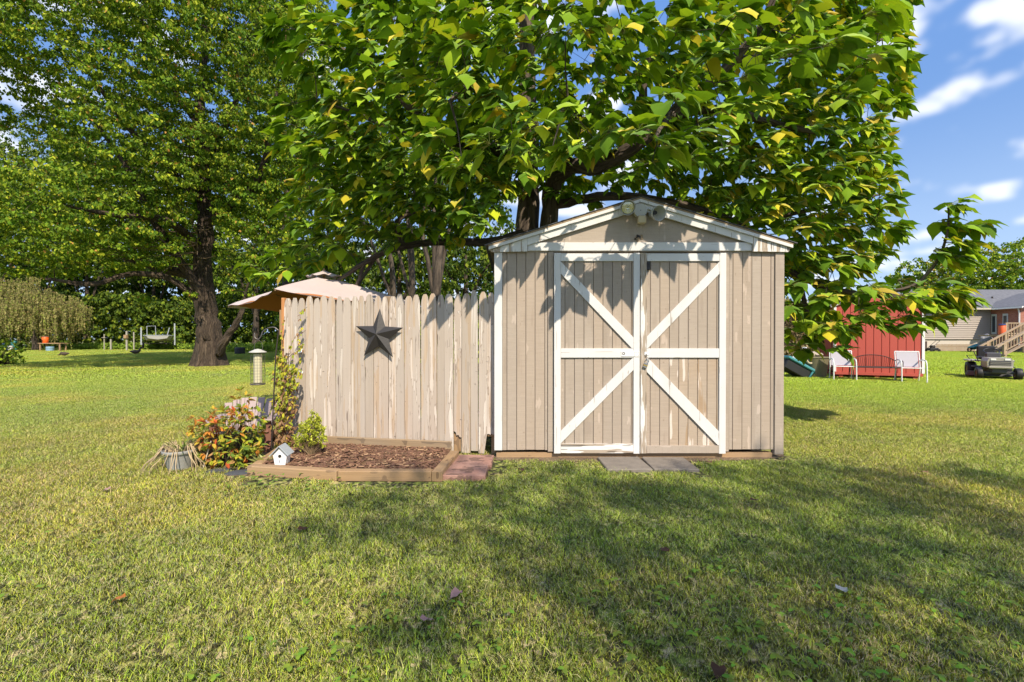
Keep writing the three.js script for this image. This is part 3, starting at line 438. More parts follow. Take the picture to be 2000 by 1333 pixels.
{
  const bed = thing('raised_bed', 'raised garden bed edged with landscape timbers and filled with brown mulch', 'garden bed', BED);
  const T = (a, b, w, h, mat, n = 'timber') => { const g = bar(a, b, w, h, 0.007); part(n, g, mat ?? M.timber, bed, true); };
  T(V(-2.43, 0.046, -4.265), V(-1.545, 0.046, -4.10), 0.09, 0.092); T(V(-1.538, 0.047, -4.097), V(-0.71, 0.047, -4.085), 0.09, 0.094);
  T(V(-0.662, 0.049, -4.035), V(-0.595, 0.049, -4.78), 0.092, 0.097); T(V(-2.40, 0.044, -4.33), V(-2.52, 0.044, -5.1), 0.09, 0.088);
  T(V(-2.12, 0.075, -5.235), V(-0.66, 0.07, -4.985), 0.038, 0.15, M.timberGrey, 'back_board');
  const g = new THREE.PlaneGeometry(2, 1.1, 60, 36); g.rotateX(-Math.PI / 2); const p = g.attributes.position;
  for (let i = 0; i < p.count; i++) { const x = p.getX(i), z = p.getZ(i), u = (x + 1) / 2, v = (z + 0.55) / 1.1; const zf = -4.12 - (1 - u) * 0.16, zb = -5.0 - (1 - u) * 0.26; p.setXYZ(i, -2.44 + u * 1.78, 0.035 + 0.05 * noise2(x * 3, z * 3, 1.6, 30) + 0.03 * v * 0, zb + (zf - zb) * v); }
  g.computeVertexNormals(); part('mulch_bed', boxUV(g.toNonIndexed()), std({ map: soilTex, color: rgb(0.75, 0.6, 0.5), roughness: 1, bumpMap: noiseH, bumpScale: 0.02 }), bed, true);
  const chip = cbox(0.012, 0.006, 0.035, [0, 0, 0], 0.002), im = new THREE.InstancedMesh(chip, std({ color: 0xffffff, roughness: 0.95 }), 2600), o = new THREE.Object3D(), c = new THREE.Color();
  for (let i = 0; i < 2600; i++) { const u = R(), v = R(), zf = -4.14 - (1 - u) * 0.16, zb = -5.0 - (1 - u) * 0.26; o.position.set(-2.42 + u * 1.75 - BED[0], 0.068 + 0.012 * R(), zb + (zf - zb) * v - BED[2]); o.rotation.set(gauss() * 0.6, R() * 6.3, gauss() * 0.6); const s = 0.5 + 1.0 * R(); o.scale.set(s, s, s * (0.6 + R())); o.updateMatrix(); im.setMatrixAt(i, o.matrix); const t = R(); im.setColorAt(i, t < 0.15 ? c.setRGB(0.36, 0.23, 0.13) : c.setRGB(0.09 + 0.12 * t, 0.045 + 0.065 * t, 0.03 + 0.035 * t)); }
  im.name = 'mulch_chips'; im.castShadow = im.receiveShadow = true; im.userData = { kind: 'stuff' }; bed.add(im);
}
{ // pavers
  const slab = (w, d, h, mat, x, z, turn, name, label, group) => { const m = solo(name, label, 'paver', cbox(w, h, d, [0, h / 2 - 0.01, 0], 0.006), mat, [x, 0, z], turn, group); return m; };
  slab(0.41, 0.355, 0.06, M.redPaver, -0.40, -4.62, -0.03, 'red_paver', 'stained red concrete paver lying against the fence foot'); slab(0.395, 0.37, 0.062, M.redPaver, -0.428, -4.25, -0.035, 'red_paver', 'stained red concrete paver at the front corner of the timber bed');
  slab(0.43, 0.46, 0.04, M.concrete, 1.11, -4.56, 0.03, 'grey_paver', 'flat brown grey stepping slab before the barn door with the hasp'); slab(0.43, 0.44, 0.04, M.concrete, 1.56, -4.56, -0.02, 'grey_paver', 'flat brown grey stepping slab before the barn door with the padlock');
  for (const [px, py, d, w, l] of [[428, 921, 4.36, 0.12, 'dark slate stone half sunk in soil beside the flower pot'], [470, 924, 4.3, 0.15, 'dark slate stone touching the end of the bed timber']]) { const g = lathe([[0.001, 0.02], [w * 0.7, 0.02], [w, 0.008], [w, -0.01]], 11); g.scale(1, 1, 0.5); const q = at(px, py, d); solo('slate_stone', l, 'stone', g, M.slate, [q.x, 0.004, q.z], 0.3); }
}
{ // birdhouse
  const b = thing('birdhouse', 'small white birdhouse with grey roof standing in the bed corner', 'birdhouse', [X(550, 4.36), 0.075, -4.36], 0.08);
  const body = prism([[-0.047, 0], [0.047, 0], [0.064, 0.1], [0, 0.168], [-0.064, 0.1]], 0.1, -0.05); part('body', body, M.plainWhite, b);
  for (const s of [-1, 1]) { const g = cbox(0.122, 0.008, 0.15, [0, 0, 0.004], 0.002); g.rotateZ(-s * 0.815); g.translate(s * 0.042, 0.136, 0); part('roof_panel', g, M.greyRoof, b); }
  const h = new THREE.CylinderGeometry(0.015, 0.015, 0.006, 18); h.rotateX(Math.PI / 2); h.translate(0, 0.085, 0.0525); part('entrance_hole', h, M.black, b); const r = new THREE.TorusGeometry(0.016, 0.0025, 6, 18); r.translate(0, 0.085, 0.053); part('hole_ring', r, M.plainWhite, b);
  const pg = new THREE.CylinderGeometry(0.003, 0.003, 0.03, 7); pg.rotateX(Math.PI / 2); pg.translate(0, 0.045, 0.064); part('perch', pg, M.greyRoof, b); part('stake', tube([V(-0.058, -0.08, -0.055), V(-0.058, 0.14, -0.055)], 0.004, 6), M.iron, b);
}
{ // shepherd hook with feeder
  const d = 4.95, q = (px, py) => at(px, py, d); const base = q(528, 892);
  const hook = thing('shepherd_hook', 'thin dark iron shepherd hook pole leaning beside the vine', 'plant hook', [base.x, 0, base.z]);
  part('pole', tube([V(base.x, 0, base.z), q(538, 695), q(544, 645)], [0.0075, 0.007, 0.006], 7), M.iron, hook, true); part('hook', tube(curve([q(544, 646), q(536, 640), q(524, 641), q(513, 648), q(509, 658), q(504, 663), q(498, 660), q(497, 651)], 30), 0.006, 7), M.wire, hook, true); part('second_prong', tube([V(base.x + 0.02, 0, base.z + 0.02), q(534, 866)], 0.005, 6), M.iron, hook, true);
  const c = q(503, 720); const f = thing('bird_feeder', 'caged seed tube bird feeder hanging from the iron hook', 'bird feeder', [c.x, c.y, c.z]);
  const cyl = new THREE.CylinderGeometry(0.042, 0.042, 0.31, 20); part('seed_tube', cyl, std({ color: rgb(0.58, 0.54, 0.36), roughness: 0.4 }), f);
  part('lid', (() => { const g = lathe([[0.001, 0.21], [0.03, 0.205], [0.085, 0.178], [0.085, 0.168], [0.001, 0.168]], 24); return g; })(), M.lampGrey, f); part('base_tray', (() => { const g = lathe([[0.001, -0.175], [0.072, -0.175], [0.076, -0.165], [0.001, -0.16]], 24); return g; })(), M.wire, f);
  const bars = []; for (let k = 0; k < 16; k++) { const a = k / 16 * 6.283; bars.push(tube([V(Math.cos(a) * 0.07, -0.168, Math.sin(a) * 0.07), V(Math.cos(a) * 0.07, 0.17, Math.sin(a) * 0.07)], 0.0011, 4)); } for (let k = 0; k < 11; k++) { const g = new THREE.TorusGeometry(0.07, 0.001, 4, 24); g.rotateX(Math.PI / 2); g.translate(0, -0.15 + k * 0.031, 0); bars.push(g); } part('wire_cage', bars, M.wire, f);
  const top = q(504, 664).sub(c); part('hanger', [tube([V(-0.04, 0.19, 0), V(-0.032, 0.28, 0), top], 0.0022, 5), tube([V(0.055, 0.19, 0), V(0.045, 0.28, 0), top], 0.0022, 5)], M.wire, f);
}

// ================================================================ GARDEN PLANTS
const POT = [X(350, 4.45), 0, -4.45];
{
  // orange and green nandina
  const c = V(X(452, 4.62), 0.33, -4.62), n = thing('nandina_shrub', 'nandina shrub with orange, red and green leaves beside the flower pot', 'shrub', [c.x, 0, c.z]);
  const pal = [[0.42, 0.44, 0.03], [0.24, 0.32, 0.03], [0.6, 0.25, 0.04], [0.55, 0.11, 0.035], [0.58, 0.42, 0.05], [0.13, 0.21, 0.03], [0.5, 0.28, 0.1]], list = [], stems = [];
  const lobes = [[V(c.x, 0.28, c.z), [0.29, 0.27, 0.27], 150, 0.5], [V(c.x - 0.2, 0.4, c.z), [0.17, 0.15, 0.2], 50, 0.3], [V(c.x + 0.07, 0.62, c.z - 0.04), [0.08, 0.12, 0.08], 14, 0.2], [V(c.x + 0.15, 0.46, c.z), [0.16, 0.14, 0.16], 40, 0.3], [V(c.x + 0.1, 0.14, c.z + 0.12), [0.28, 0.14, 0.2], 80, 0.2]];
  for (const p of scatter(lobes, 0.055, (p) => p.y > 0.03)) { stems.push(tube([V(c.x + (p.x - c.x) * 0.3, 0, c.z + (p.z - c.z) * 0.3), V(c.x + (p.x - c.x) * 0.8, p.y * 0.6, c.z + (p.z - c.z) * 0.8), p], [0.005, 0.003, 0.0015], 4, false)); const warm = clamp(0.5 - (p.x - c.x) * 1.2 + (p.y > 0.5 ? 0.2 : 0) + gauss() * 0.3); for (let k = 0; k < 7; k++) { const a = R() * 6.28, d = V(Math.cos(a), rr(-0.7, 0.5), Math.sin(a)).add(p.out.clone().normalize()); list.push({ t: Math.floor(R() * 3), m: leafMatrix(p.clone().addScaledVector(d.clone().normalize(), 0.012), d, rr(0.045, 0.075), gauss()), c: pick(warm > 0.55 ? [2, 0.5, 4, 1.2, 3, 0.5, 1.5] : [4, 3, 0.8, 0.2, 1.5, 2, 0.3]) }); } }
  part('stems', stems, M.barkDark, n, true); addLeaves(n, list, ovalLeaves, pal, 300);
}
{ // young boxwood in the bed
  const c = V(X(607, 4.72), 0.06, -4.72), n = thing('boxwood_shrub', 'small yellow green boxwood growing in the mulch by the fence', 'shrub', [c.x, 0.05, c.z]); const list = [], stems = [];
  for (const p of scatter([[V(c.x, 0.3, c.z), [0.14, 0.14, 0.12], 200, 0.2], [V(c.x + 0.02, 0.4, c.z), [0.07, 0.11, 0.07], 80, 0.1], [V(c.x - 0.1, 0.22, c.z), [0.07, 0.1, 0.07], 60, 0.1], [V(c.x + 0.11, 0.22, c.z), [0.05, 0.08, 0.05], 20, 0.1]], 0.034)) { stems.push(tube([V(c.x + gauss() * 0.02, 0.04, c.z + gauss() * 0.02), V(c.x + (p.x - c.x) * 0.55, 0.06 + (p.y - 0.06) * 0.6, c.z + (p.z - c.z) * 0.55), p], [0.003, 0.002, 0.001], 4, false)); for (let k = 0; k < 20; k++) { const d = V(gauss(), rr(-0.2, 1), gauss()); list.push({ t: Math.floor(R() * 3), m: leafMatrix(p.clone().add(V(gauss() * 0.02, gauss() * 0.03, gauss() * 0.02)), d, rr(0.02, 0.032), gauss()), c: pick([4, 3, 1]) }); } }
  part('stems', stems, std({ color: rgb(0.28, 0.2, 0.11) }), n, true); addLeaves(n, list, ovalLeaves, [[0.5, 0.54, 0.05], [0.38, 0.45, 0.04], [0.58, 0.58, 0.1]], 0);
}
{ // pale rosette plant
  const c = V(X(512, 4.5), 0.01, -4.5), n = thing('rosette_plant', 'pale green rosette of broad leaves beside the bed timber and birdhouse', 'plant', [c.x, 0, c.z]); const list = [];
  for (let i = 0; i < 34; i++) { const a = i * 2.4, e = 0.25 + i / 34 * 1.0, d = V(Math.cos(a) * Math.cos(e), Math.sin(e), Math.sin(a) * Math.cos(e)); list.push({ t: 0, m: leafMatrix(c.clone().add(V(Math.cos(a) * 0.02, 0, Math.sin(a) * 0.02)), d, rr(0.11, 0.15), 0), c: i % 2 }); }
  addLeaves(n, list, ovalLeaves, [[0.42, 0.46, 0.13], [0.5, 0.53, 0.22]], 34);
}
{ // grey pot with dead stems
  const p = thing('flower_pot', 'grey flower pot full of drooping dry stems', 'flower pot', POT); p.scale.setScalar(1.12);
  part('pot', lathe([[0.001, 0.0], [0.085, 0.0], [0.09, 0.01], [0.118, 0.145], [0.132, 0.146], [0.134, 0.172], [0.122, 0.172], [0.112, 0.14], [0.001, 0.14]], 30), M.pot, p); const s = new THREE.CylinderGeometry(0.112, 0.11, 0.012, 24); s.translate(0, 0.149, 0); part('potting_soil', boxUV(s.toNonIndexed()), M.soil, p);
  const dead = []; for (let i = 0; i < 120; i++) { const a = R() * 6.283, back = Math.sin(a) > 0.55 && R() < 0.8; if (back) continue; const r1 = rr(0.13, 0.17), r2 = rr(0.16, 0.3), x = Math.cos(a), z = Math.sin(a); dead.push(tube(curve([V(x * 0.06, 0.14, z * 0.06), V(x * 0.11, 0.19 + 0.05 * R(), z * 0.11), V(x * r1, 0.15 + gauss() * 0.03, z * r1), V(x * r2 * 0.9 + gauss() * 0.02, 0.06, z * r2 * 0.9), V(x * r2 + gauss() * 0.03, 0.005, z * r2 + gauss() * 0.03)], 7), [0.0035, 0.0035, 0.003, 0.003, 0.003, 0.002, 0.002, 0.001].map((k) => k * rr(0.7, 1.5)), 4, false)); }
  stuff(part('dry_stems', dead, M.straw, p));
  const STR = [[0, 0.014], [0.35, 0.03], [0.7, 0.024], [1, 0.002]], sl = [template(STR, 0.6, 0.5), template(STR, 0.9, 0.4), template(STR, 0.25, 0.5)], list = [];
  for (let i = 0; i < 34; i++) { const a = R() * 6.28, e = rr(0.3, 1.3); list.push({ t: Math.floor(R() * 3), m: leafMatrix(V(POT[0] + gauss() * 0.05 + 0.02, 0.15, POT[2] + gauss() * 0.05), V(Math.cos(a) * Math.cos(e) + 0.35, Math.sin(e), Math.sin(a) * Math.cos(e)), rr(0.16, 0.32)), c: i % 3 }); }
  addLeaves(p, list, sl, [[0.24, 0.32, 0.06], [0.33, 0.36, 0.08], [0.16, 0.24, 0.05]], 34, 'strap_leaf');
  const st = thing('garden_stake', 'pale bare stake leaning between flower pot and nandina', 'stake', at(393, 919, 4.42).toArray()); part('stake', tube([at(394, 919, 4.42), at(411, 862, 4.45)], 0.005, 6), std({ color: rgb(0.62, 0.55, 0.42) }), st, true);
}
{ // vine at the fence end
  const v = thing('climbing_vine', 'climbing vine with yellowing and brown leaves at the fence end', 'vine', [X(562, 5.1), 0, -5.1]), list = [], stems = [], d = 5.12;
  const path = [[560, 878], [555, 820], [565, 770], [556, 715], [562, 690]]; for (let k = 0; k < 7; k++) stems.push(tube(curve(path.map(([a, b]) => at(a + gauss() * 14, b, d + gauss() * 0.05)), 12), 0.0035, 4, false));
  const tendril = (pts, n, s) => { const c = curve(pts.map(([a, b, e]) => at(a, b, e ?? 5.24)), 14); stems.push(tube(c, 0.002, 4, false)); for (let i = 0; i < n; i++) { const p = c[Math.floor(R() * 14)].clone(); list.push({ t: Math.floor(R() * 3), m: leafMatrix(p, V(gauss(), -0.6 + gauss() * 0.5, 0.6), rr(0.035, 0.055) * s, gauss() * 0.6), c: pick([2, 2, 1, 1.5, 2]) }); } };
  tendril([[560, 700, 5.2], [575, 660], [590, 640], [586, 612], [600, 600]], 24, 1); tendril([[558, 720, 5.2], [575, 690], [588, 680], [583, 660], [597, 645]], 20, 1); tendril([[556, 720, 5.25], [552, 680, 5.28], [550, 650, 5.3], [556, 618, 5.3]], 34, 0.9); tendril([[585, 710], [590, 690], [592, 665]], 12, 1);
  const lobes = [[at(560, 735, d), [0.16, 0.17, 0.1], 150, 0.1], [at(557, 790, d), [0.13, 0.2, 0.1], 130, 0.1], [at(556, 845, d), [0.14, 0.2, 0.11], 150, 0.1], [at(548, 700, d), [0.06, 0.1, 0.06], 24, 0.1]];
  for (const p of scatter(lobes, 0.032)) { const brown = clamp((1.0 - p.y) * 1.3); for (let k = 0; k < 3; k++) list.push({ t: Math.floor(R() * 3), m: leafMatrix(p.clone().add(V(gauss(), gauss(), gauss()).multiplyScalar(0.02)), V(gauss(), gauss() - 0.5, gauss() + 0.5), rr(0.04, 0.065), gauss()), c: R() < brown ? pick([0.4, 0.6, 3, 1, 3]) : pick([4, 3, 0.4, 1, 0.6]) }); }
  part('stems', stems, std({ color: rgb(0.17, 0.11, 0.07) }), v, true); part('trellis_wire', [tube([at(566, 890, d + 0.05), at(563, 690, d + 0.05)], 0.003, 5), tube([at(577, 880, d), at(572, 720, d)], 0.003, 5)], M.wire, v, true);
  addLeaves(v, list, ovalLeaves, [[0.46, 0.45, 0.035], [0.28, 0.34, 0.03], [0.24, 0.13, 0.07], [0.52, 0.39, 0.07], [0.34, 0.21, 0.11]], 300);
}

// ================================================================ THE PATIO BEHIND THE FENCE
{
  const D = 6.95, c = V(X(633, D), 0, -D), rim = 1.757, Rc = 1.46, peak = 2.2, u = thing('patio_umbrella', 'faded pink square patio umbrella standing behind the picket fence', 'umbrella', [c.x, 0, c.z]);
  const cor = [0, 1, 2, 3].map((k) => V(Math.cos(k * Math.PI / 2) * Rc, 0, Math.sin(k * Math.PI / 2) * Rc));
  const sheet = (off, hemDrop) => { const g = new THREE.BufferGeometry(), pos = [], idx = [], N = 14, K = 10; for (let s = 0; s < 4; s++) { const o = pos.length / 3; for (let i = 0; i <= N; i++) for (let j = 0; j <= K; j++) { const t = i / N, r = 0.13 + 0.87 * j / K, b = Math.sin(t * Math.PI), q = cor[s].clone().lerp(cor[(s + 1) % 4], t), bow = 1 - 0.06 * b * r; const y = rim + (peak - rim) * Math.pow(1 - r, 0.95) - 0.025 * b * r * r - 0.03 * Math.sin(r * Math.PI) * b + 0.1 * q.z / Rc * r + (j === K ? 0 : 0) + off + 0.008 * Math.sin(t * 19 + s * 2) * r * r; pos.push(q.x * r * bow, y - (j === K ? hemDrop * (0.6 + 0.4 * Math.sin(t * 11 + s)) : 0), q.z * r * bow); } for (let i = 0; i < N; i++) for (let j = 0; j < K; j++) { const a = o + i * (K + 1) + j, b = a + K + 1; idx.push(a, a + 1, b, b, a + 1, b + 1); } } g.setAttribute('position', new THREE.Float32BufferAttribute(pos, 3)); g.setIndex(idx); g.computeVertexNormals(); const uv = []; for (let i = 0; i < pos.length; i += 3) uv.push(pos[i], pos[i + 2]); g.setAttribute('uv', new THREE.Float32BufferAttribute(uv, 2)); return g; };
  const fm = M.faded.clone(); fm.side = THREE.DoubleSide; const rm = M.rust.clone(); rm.side = THREE.DoubleSide;
  part('canopy', sheet(0, 0.03), fm, u); part('canopy_lining', sheet(-0.008, 0.012), rm, u);
  { const g = new THREE.BufferGeometry(), pos = [], idx = [], N = 40, K = 4; for (let i = 0; i <= N; i++) for (let j = 0; j <= K; j++) { const a = i / N * 6.2832, r = 0.02 + 0.25 * j / K * (0.85 + 0.15 * Math.cos(a * 4)); pos.push(Math.cos(a) * r, peak + 0.075 - 0.085 * (j / K) + (j === K ? 0.016 * Math.sin(a * 7) : 0), Math.sin(a) * r); } for (let i = 0; i < N; i++) for (let j = 0; j < K; j++) { const a = i * (K + 1) + j, b = a + K + 1; idx.push(a, a + 1, b, b, a + 1, b + 1); } g.setAttribute('position', new THREE.Float32BufferAttribute(pos, 3)); g.setIndex(idx); g.computeVertexNormals(); boxUV(g.toNonIndexed()); part('vent_cap', boxUV(g), fm, u); }
  part('pole', tube([V(0, 0, 0), V(0, peak + 0.09, 0)], 0.02, 12), M.timber, u); part('finial', lathe([[0.001, peak + 0.12], [0.012, peak + 0.11], [0.014, peak + 0.09], [0.001, peak + 0.08]], 12), M.timber, u);
  for (let k = 0; k < 4; k++) { const q = cor[k]; part('rib', bar(V(0, peak - 0.035, 0), V(q.x * 0.99, rim - 0.02 + 0.1 * q.z / Rc, q.z * 0.99), 0.018, 0.022), M.timber, u); part('strut', bar(V(0, 1.62, 0), V(q.x * 0.5, rim + (peak - rim) * 0.5 - 0.06, q.z * 0.5), 0.014, 0.018), M.timber, u); }
  part('base', lathe([[0.001, 0.09], [0.03, 0.09], [0.05, 0.06], [0.23, 0.05], [0.25, 0.0], [0.001, 0.0]], 24), M.iron, u);
}
{ // low wooden armchair
  const c = V(X(482, 5.3), 0, -5.35), a = thing('wooden_armchair', 'low faded pink wooden armchair with fanned back behind the nandina', 'chair', [c.x, 0, c.z], 0.25); const m = std({ map: fadedTex, color: rgb(0.68, 0.64, 0.64) }), dk = std({ color: rgb(0.2, 0.09, 0.06) });
  for (let i = 0; i < 7; i++) { const t = (i - 3) / 3, h = 0.56 - 0.06 * t * t; const g = bar(V(t * 0.19, 0.16, 0.06), V(t * 0.27, h, -0.16), 0.078, 0.016); part('back_slat', g, m, a); }
  for (let i = 0; i < 5; i++) part('seat_slat', cbox(0.46, 0.018, 0.075, [0, 0.2 + i * 0.012, 0.05 + i * 0.083], 0.004, true), m, a);
  for (const s of [-1, 1]) { part('armrest', cbox(0.11, 0.02, 0.56, [s * 0.3, 0.365, 0.12], 0.006, 'z'), m, a); part('leg', bar(V(s * 0.27, 0, 0.33), V(s * 0.27, 0.355, 0.33), 0.07, 0.025), dk, a); part('leg', bar(V(s * 0.25, 0.24, 0.36), V(s * 0.25, 0.0, -0.22), 0.07, 0.025), dk, a); }
}

// ================================================================ THE CATALPA
function gap(p, f, s) { return 0.6 * vn(p.x * f + p.z * 0.7 * f + 40, p.y * f * 2.6 - p.z * 0.4 * f + 40, 1e9, 1e9, s) + 0.4 * vn(p.x * f * 2.3 - p.z * f + 60, p.y * f * 3 + p.z * f + 60, 1e9, 1e9, s + 1); }
{
  const tree = thing('catalpa_tree', 'large heart leaved catalpa tree spreading over the tan shed', 'tree', [0.4, 0, -8.5]);
  const limbs = [
    [[V(0.38, -0.05, -8.5), 0.34], [V(0.3, 1.5, -8.45), 0.24], [at(1030, 420, 8.4), 0.2], [at(1032, 250, 8.3), 0.17], [at(1028, 80, 8.3), 0.14], [at(1040, -80, 8.3), 0.1], [at(1060, -250, 8.2), 0.05]],
    [[V(0.62, -0.05, -8.55), 0.3], [V(0.72, 1.6, -8.5), 0.2], [at(1072, 430, 8.3), 0.16], [at(1082, 360, 8.1), 0.14], [at(1110, 328, 7.7), 0.13], [at(1170, 325, 7.2), 0.12], [at(1240, 285, 6.8), 0.11], [at(1310, 225, 6.6), 0.09], [at(1380, 170, 6.4), 0.07], [at(1480, 60, 6.2), 0.05], [at(1530, -60, 6.1), 0.03]],
    L([[1240, 285, 6.8, 0.08], [1255, 200, 6.7, 0.065], [1262, 120, 6.6, 0.055], [1330, 40, 6.4, 0.045], [1380, -60, 6.3, 0.03]]),
    L([[1300, 232, 6.6, 0.07], [1400, 215, 6.7, 0.06], [1500, 240, 6.8, 0.05], [1600, 260, 6.9, 0.04], [1700, 250, 7, 0.02]]),
    L([[1090, 400, 8.2, 0.09], [1180, 385, 7.9, 0.08], [1330, 400, 7.6, 0.06], [1460, 450, 7.3, 0.05], [1560, 540, 6.8, 0.045], [1680, 575, 6.4, 0.035], [1800, 580, 6.2, 0.02], [1860, 590, 6.1, 0.01]]),
    L([[1680, 575, 6.4, 0.03], [1780, 560, 6.2, 0.024], [1830, 510, 6.05, 0.018], [1850, 450, 6.0, 0.014], [1852, 400, 5.95, 0.008]]),
    L([[1030, 455, 8.4, 0.1], [960, 472, 8.0, 0.075], [880, 473, 7.6, 0.062], [820, 476, 7.3, 0.056], [760, 490, 7.1, 0.05], [710, 515, 7.0, 0.04], [665, 545, 6.95, 0.025], [640, 560, 6.9, 0.012]]),
    L([[790, 482, 7.2, 0.04], [775, 440, 7.2, 0.045], [782, 428, 7.2, 0.04], [830, 405, 7.3, 0.03], [860, 380, 7.5, 0.02]]), L([[712, 515, 7, 0.03], [690, 570, 7, 0.022], [640, 620, 7, 0.012]]), L([[735, 500, 7.05, 0.03], [700, 560, 7.3, 0.02], [690, 600, 7.4, 0.01]]),
    L([[1028, 330, 8.3, 0.12], [960, 290, 7.7, 0.1], [880, 275, 7.2, 0.08], [820, 230, 6.9, 0.065], [770, 180, 6.7, 0.05], [700, 110, 6.6, 0.03], [620, 90, 6.5, 0.015]]), L([[880, 275, 7.2, 0.05], [780, 260, 6.9, 0.04], [690, 220, 6.7, 0.025], [620, 200, 6.6, 0.012]]),
    L([[1032, 230, 8.3, 0.09], [980, 180, 7.2, 0.07], [930, 170, 6.2, 0.05], [900, 180, 5.3, 0.035], [880, 200, 4.6, 0.02]]), L([[1082, 360, 8.1, 0.09], [1120, 280, 7.2, 0.07], [1130, 220, 6.2, 0.05], [1120, 200, 5.3, 0.035], [1100, 210, 4.6, 0.02]]), L([[1310, 225, 6.6, 0.06], [1310, 230, 5.8, 0.045], [1290, 250, 5.0, 0.025], [1280, 270, 4.5, 0.015]]),
    L([[1430, 120, 6.3, 0.05], [1530, 110, 6.5, 0.04], [1640, 90, 6.8, 0.03], [1720, 80, 7, 0.015]]), L([[1460, 450, 7.3, 0.045], [1540, 420, 7, 0.035], [1640, 400, 6.8, 0.025], [1720, 380, 6.8, 0.012]]), L([[1560, 540, 6.8, 0.035], [1580, 620, 6.6, 0.025], [1610, 670, 6.5, 0.01]]),
  ];
  const lobes = [
    [at(1180, 40, 7.6), [4.3, 2.9, 2.2], 3000, 0.6], [at(1545, 290, 7.0), [1.75, 2.2, 1.7], 2200, 0.5], [at(1600, 120, 7.0), [1.25, 1.0, 1.3], 800, 0.4], [at(800, 250, 6.9), [1.8, 1.75, 1.5], 2000, 0.5], [at(1110, 150, 5.1), [1.95, 0.72, 1.1], 700, 0.45],
    [at(1660, 590, 6.3), [1.15, 0.42, 0.8], 420, 0.3], [at(1590, 560, 6.5), [0.7, 0.75, 0.7], 420, 0.3], [at(1800, 590, 6.15), [0.5, 0.22, 0.4], 120, 0.2], [at(1845, 450, 6), [0.27, 0.46, 0.24], 90, 0.2], [at(1600, 660, 6.3), [0.34, 0.24, 0.4], 60, 0.2],
    [at(565, 515, 7.5), [0.6, 0.3, 0.5], 120, 0.3], [at(650, 420, 7.1), [0.6, 0.75, 0.6], 240, 0.3], [at(945, 420, 5.6), [0.24, 0.16, 0.25], 8, 0.1], [at(620, 95, 6.5), [0.6, 0.36, 0.6], 60, 0.3], [at(630, 215, 6.6), [0.45, 0.24, 0.5], 36, 0.3], [at(1290, 310, 4.7), [0.42, 0.2, 0.35], 16, 0.2], [at(1210, 250, 3.95), [1.15, 0.2, 0.3], 38, 0.1], [V(1.65, 3.68, -3.78), [1.5, 0.28, 0.35], 90, 0.1], [at(1630, 420, 6.9), [0.95, 0.85, 0.8], 300, 0.3], [at(1720, 250, 7), [0.6, 1.1, 0.8], 200, 0.3], [at(700, 330, 7.1), [0.9, 0.9, 0.8], 240, 0.3], [at(1480, 330, 7.4), [1.0, 0.9, 0.6], 160, 0.3], [at(985, 270, 3.8), [0.3, 0.12, 0.2], 5, 0.1], [at(1050, 270, 5.4), [0.5, 0.25, 0.6], 40, 0.2], [at(1130, 300, 7.9), [2.2, 0.8, 0.8], 300, 0.3], [at(1500, 440, 6.6), [0.6, 0.5, 0.6], 80, 0.3], [at(980, 305, 4.4), [0.7, 0.2, 0.55], 26, 0.2], [at(1730, 420, 6.9), [0.35, 0.7, 0.5], 50, 0.3],
  ];
  const ok = (p) => !(p.z > -5.3 && p.y < 2.78) && !(p.x > -0.5 && p.x < 3.2 && p.y < 3.0 && p.z > -8.2 && p.z < -4.5) && p.z < -3.4 && !(p.y < 3.4 && p.x > -0.6 && p.x < 1.2 && p.z < -7) && !(p.x / -p.z > 0.735 + 0.14 * vn(p.y * 1.25 + 3, p.z * 0.8 + 9, 1e9, 1e9, 4) - 0.04 * sstep(6, 7.5, p.y) && p.y > 2.3 && p.x / -p.z < 2) && (p.y < 3.2 || gap(p, 0.75, 5) > (p.x > 2.8 || p.x < -0.6 ? 0.385 : 0.405));
  const tips = scatter(lobes, 0.30, ok), axis = V(0.6, 4, -8);
  for (const [px, py, d] of [[1850, 402, 5.95], [1838, 432, 6], [1868, 445, 6], [1842, 470, 6.05], [1872, 478, 5.95], [1822, 490, 6.05], [1850, 505, 6.1], [1895, 440, 5.95], [1862, 592, 6.1], [1838, 600, 6.1], [1820, 575, 6.15], [1790, 590, 6.15], [1850, 570, 6.1], [905, 408, 5.6], [950, 402, 5.6], [930, 432, 5.5], [975, 420, 5.7], [560, 60, 6.4], [590, 45, 6.5], [545, 80, 6.5]]) { const p = at(px, py, d); p.out = p.clone().sub(axis); tips.push(p); }
  part('trunk', wood(limbs, tips, 5, 0.006, 0.03), M.bark, tree, true);
  const list = [], pet = [];
  for (const p of tips) {
    const out = p.clone().sub(axis).setY(0).normalize().lerp(p.out.clone().setY(0).normalize(), 0.5), yellow = clamp(0.06 + (p.x > 3 ? 0.1 : 0) + gauss() * 0.12), n = 10 + Math.floor(R() * 6), a0 = Math.atan2(out.z, out.x);
    for (let k = 0; k < n; k++) {
      const az = a0 + gauss() * 2.1, e = 0.25 - k / n * 0.8 + gauss() * 0.2, d = V(Math.cos(az) * Math.cos(e), Math.sin(e), Math.sin(az) * Math.cos(e)), b = p.clone().addScaledVector(d, rr(0.05, 0.16)).add(V(gauss() * 0.07, gauss() * 0.06, gauss() * 0.07)), ld = d.clone(); ld.y -= rr(-0.12, 0.4);
      pet.push(tube([p, p.clone().lerp(b, 0.6).add(V(0, 0.015, 0)), b], 0.0028, 3, false));
      list.push({ t: Math.floor(R() * 5), m: leafMatrix(b, ld, rr(0.1, 0.22), gauss() * 0.4), c: R() < yellow ? pick([0, 0, 0, 2, 2, 1]) : pick([3, 3, 2.4, 0.5, 0.15, 0]) });
    }
  }
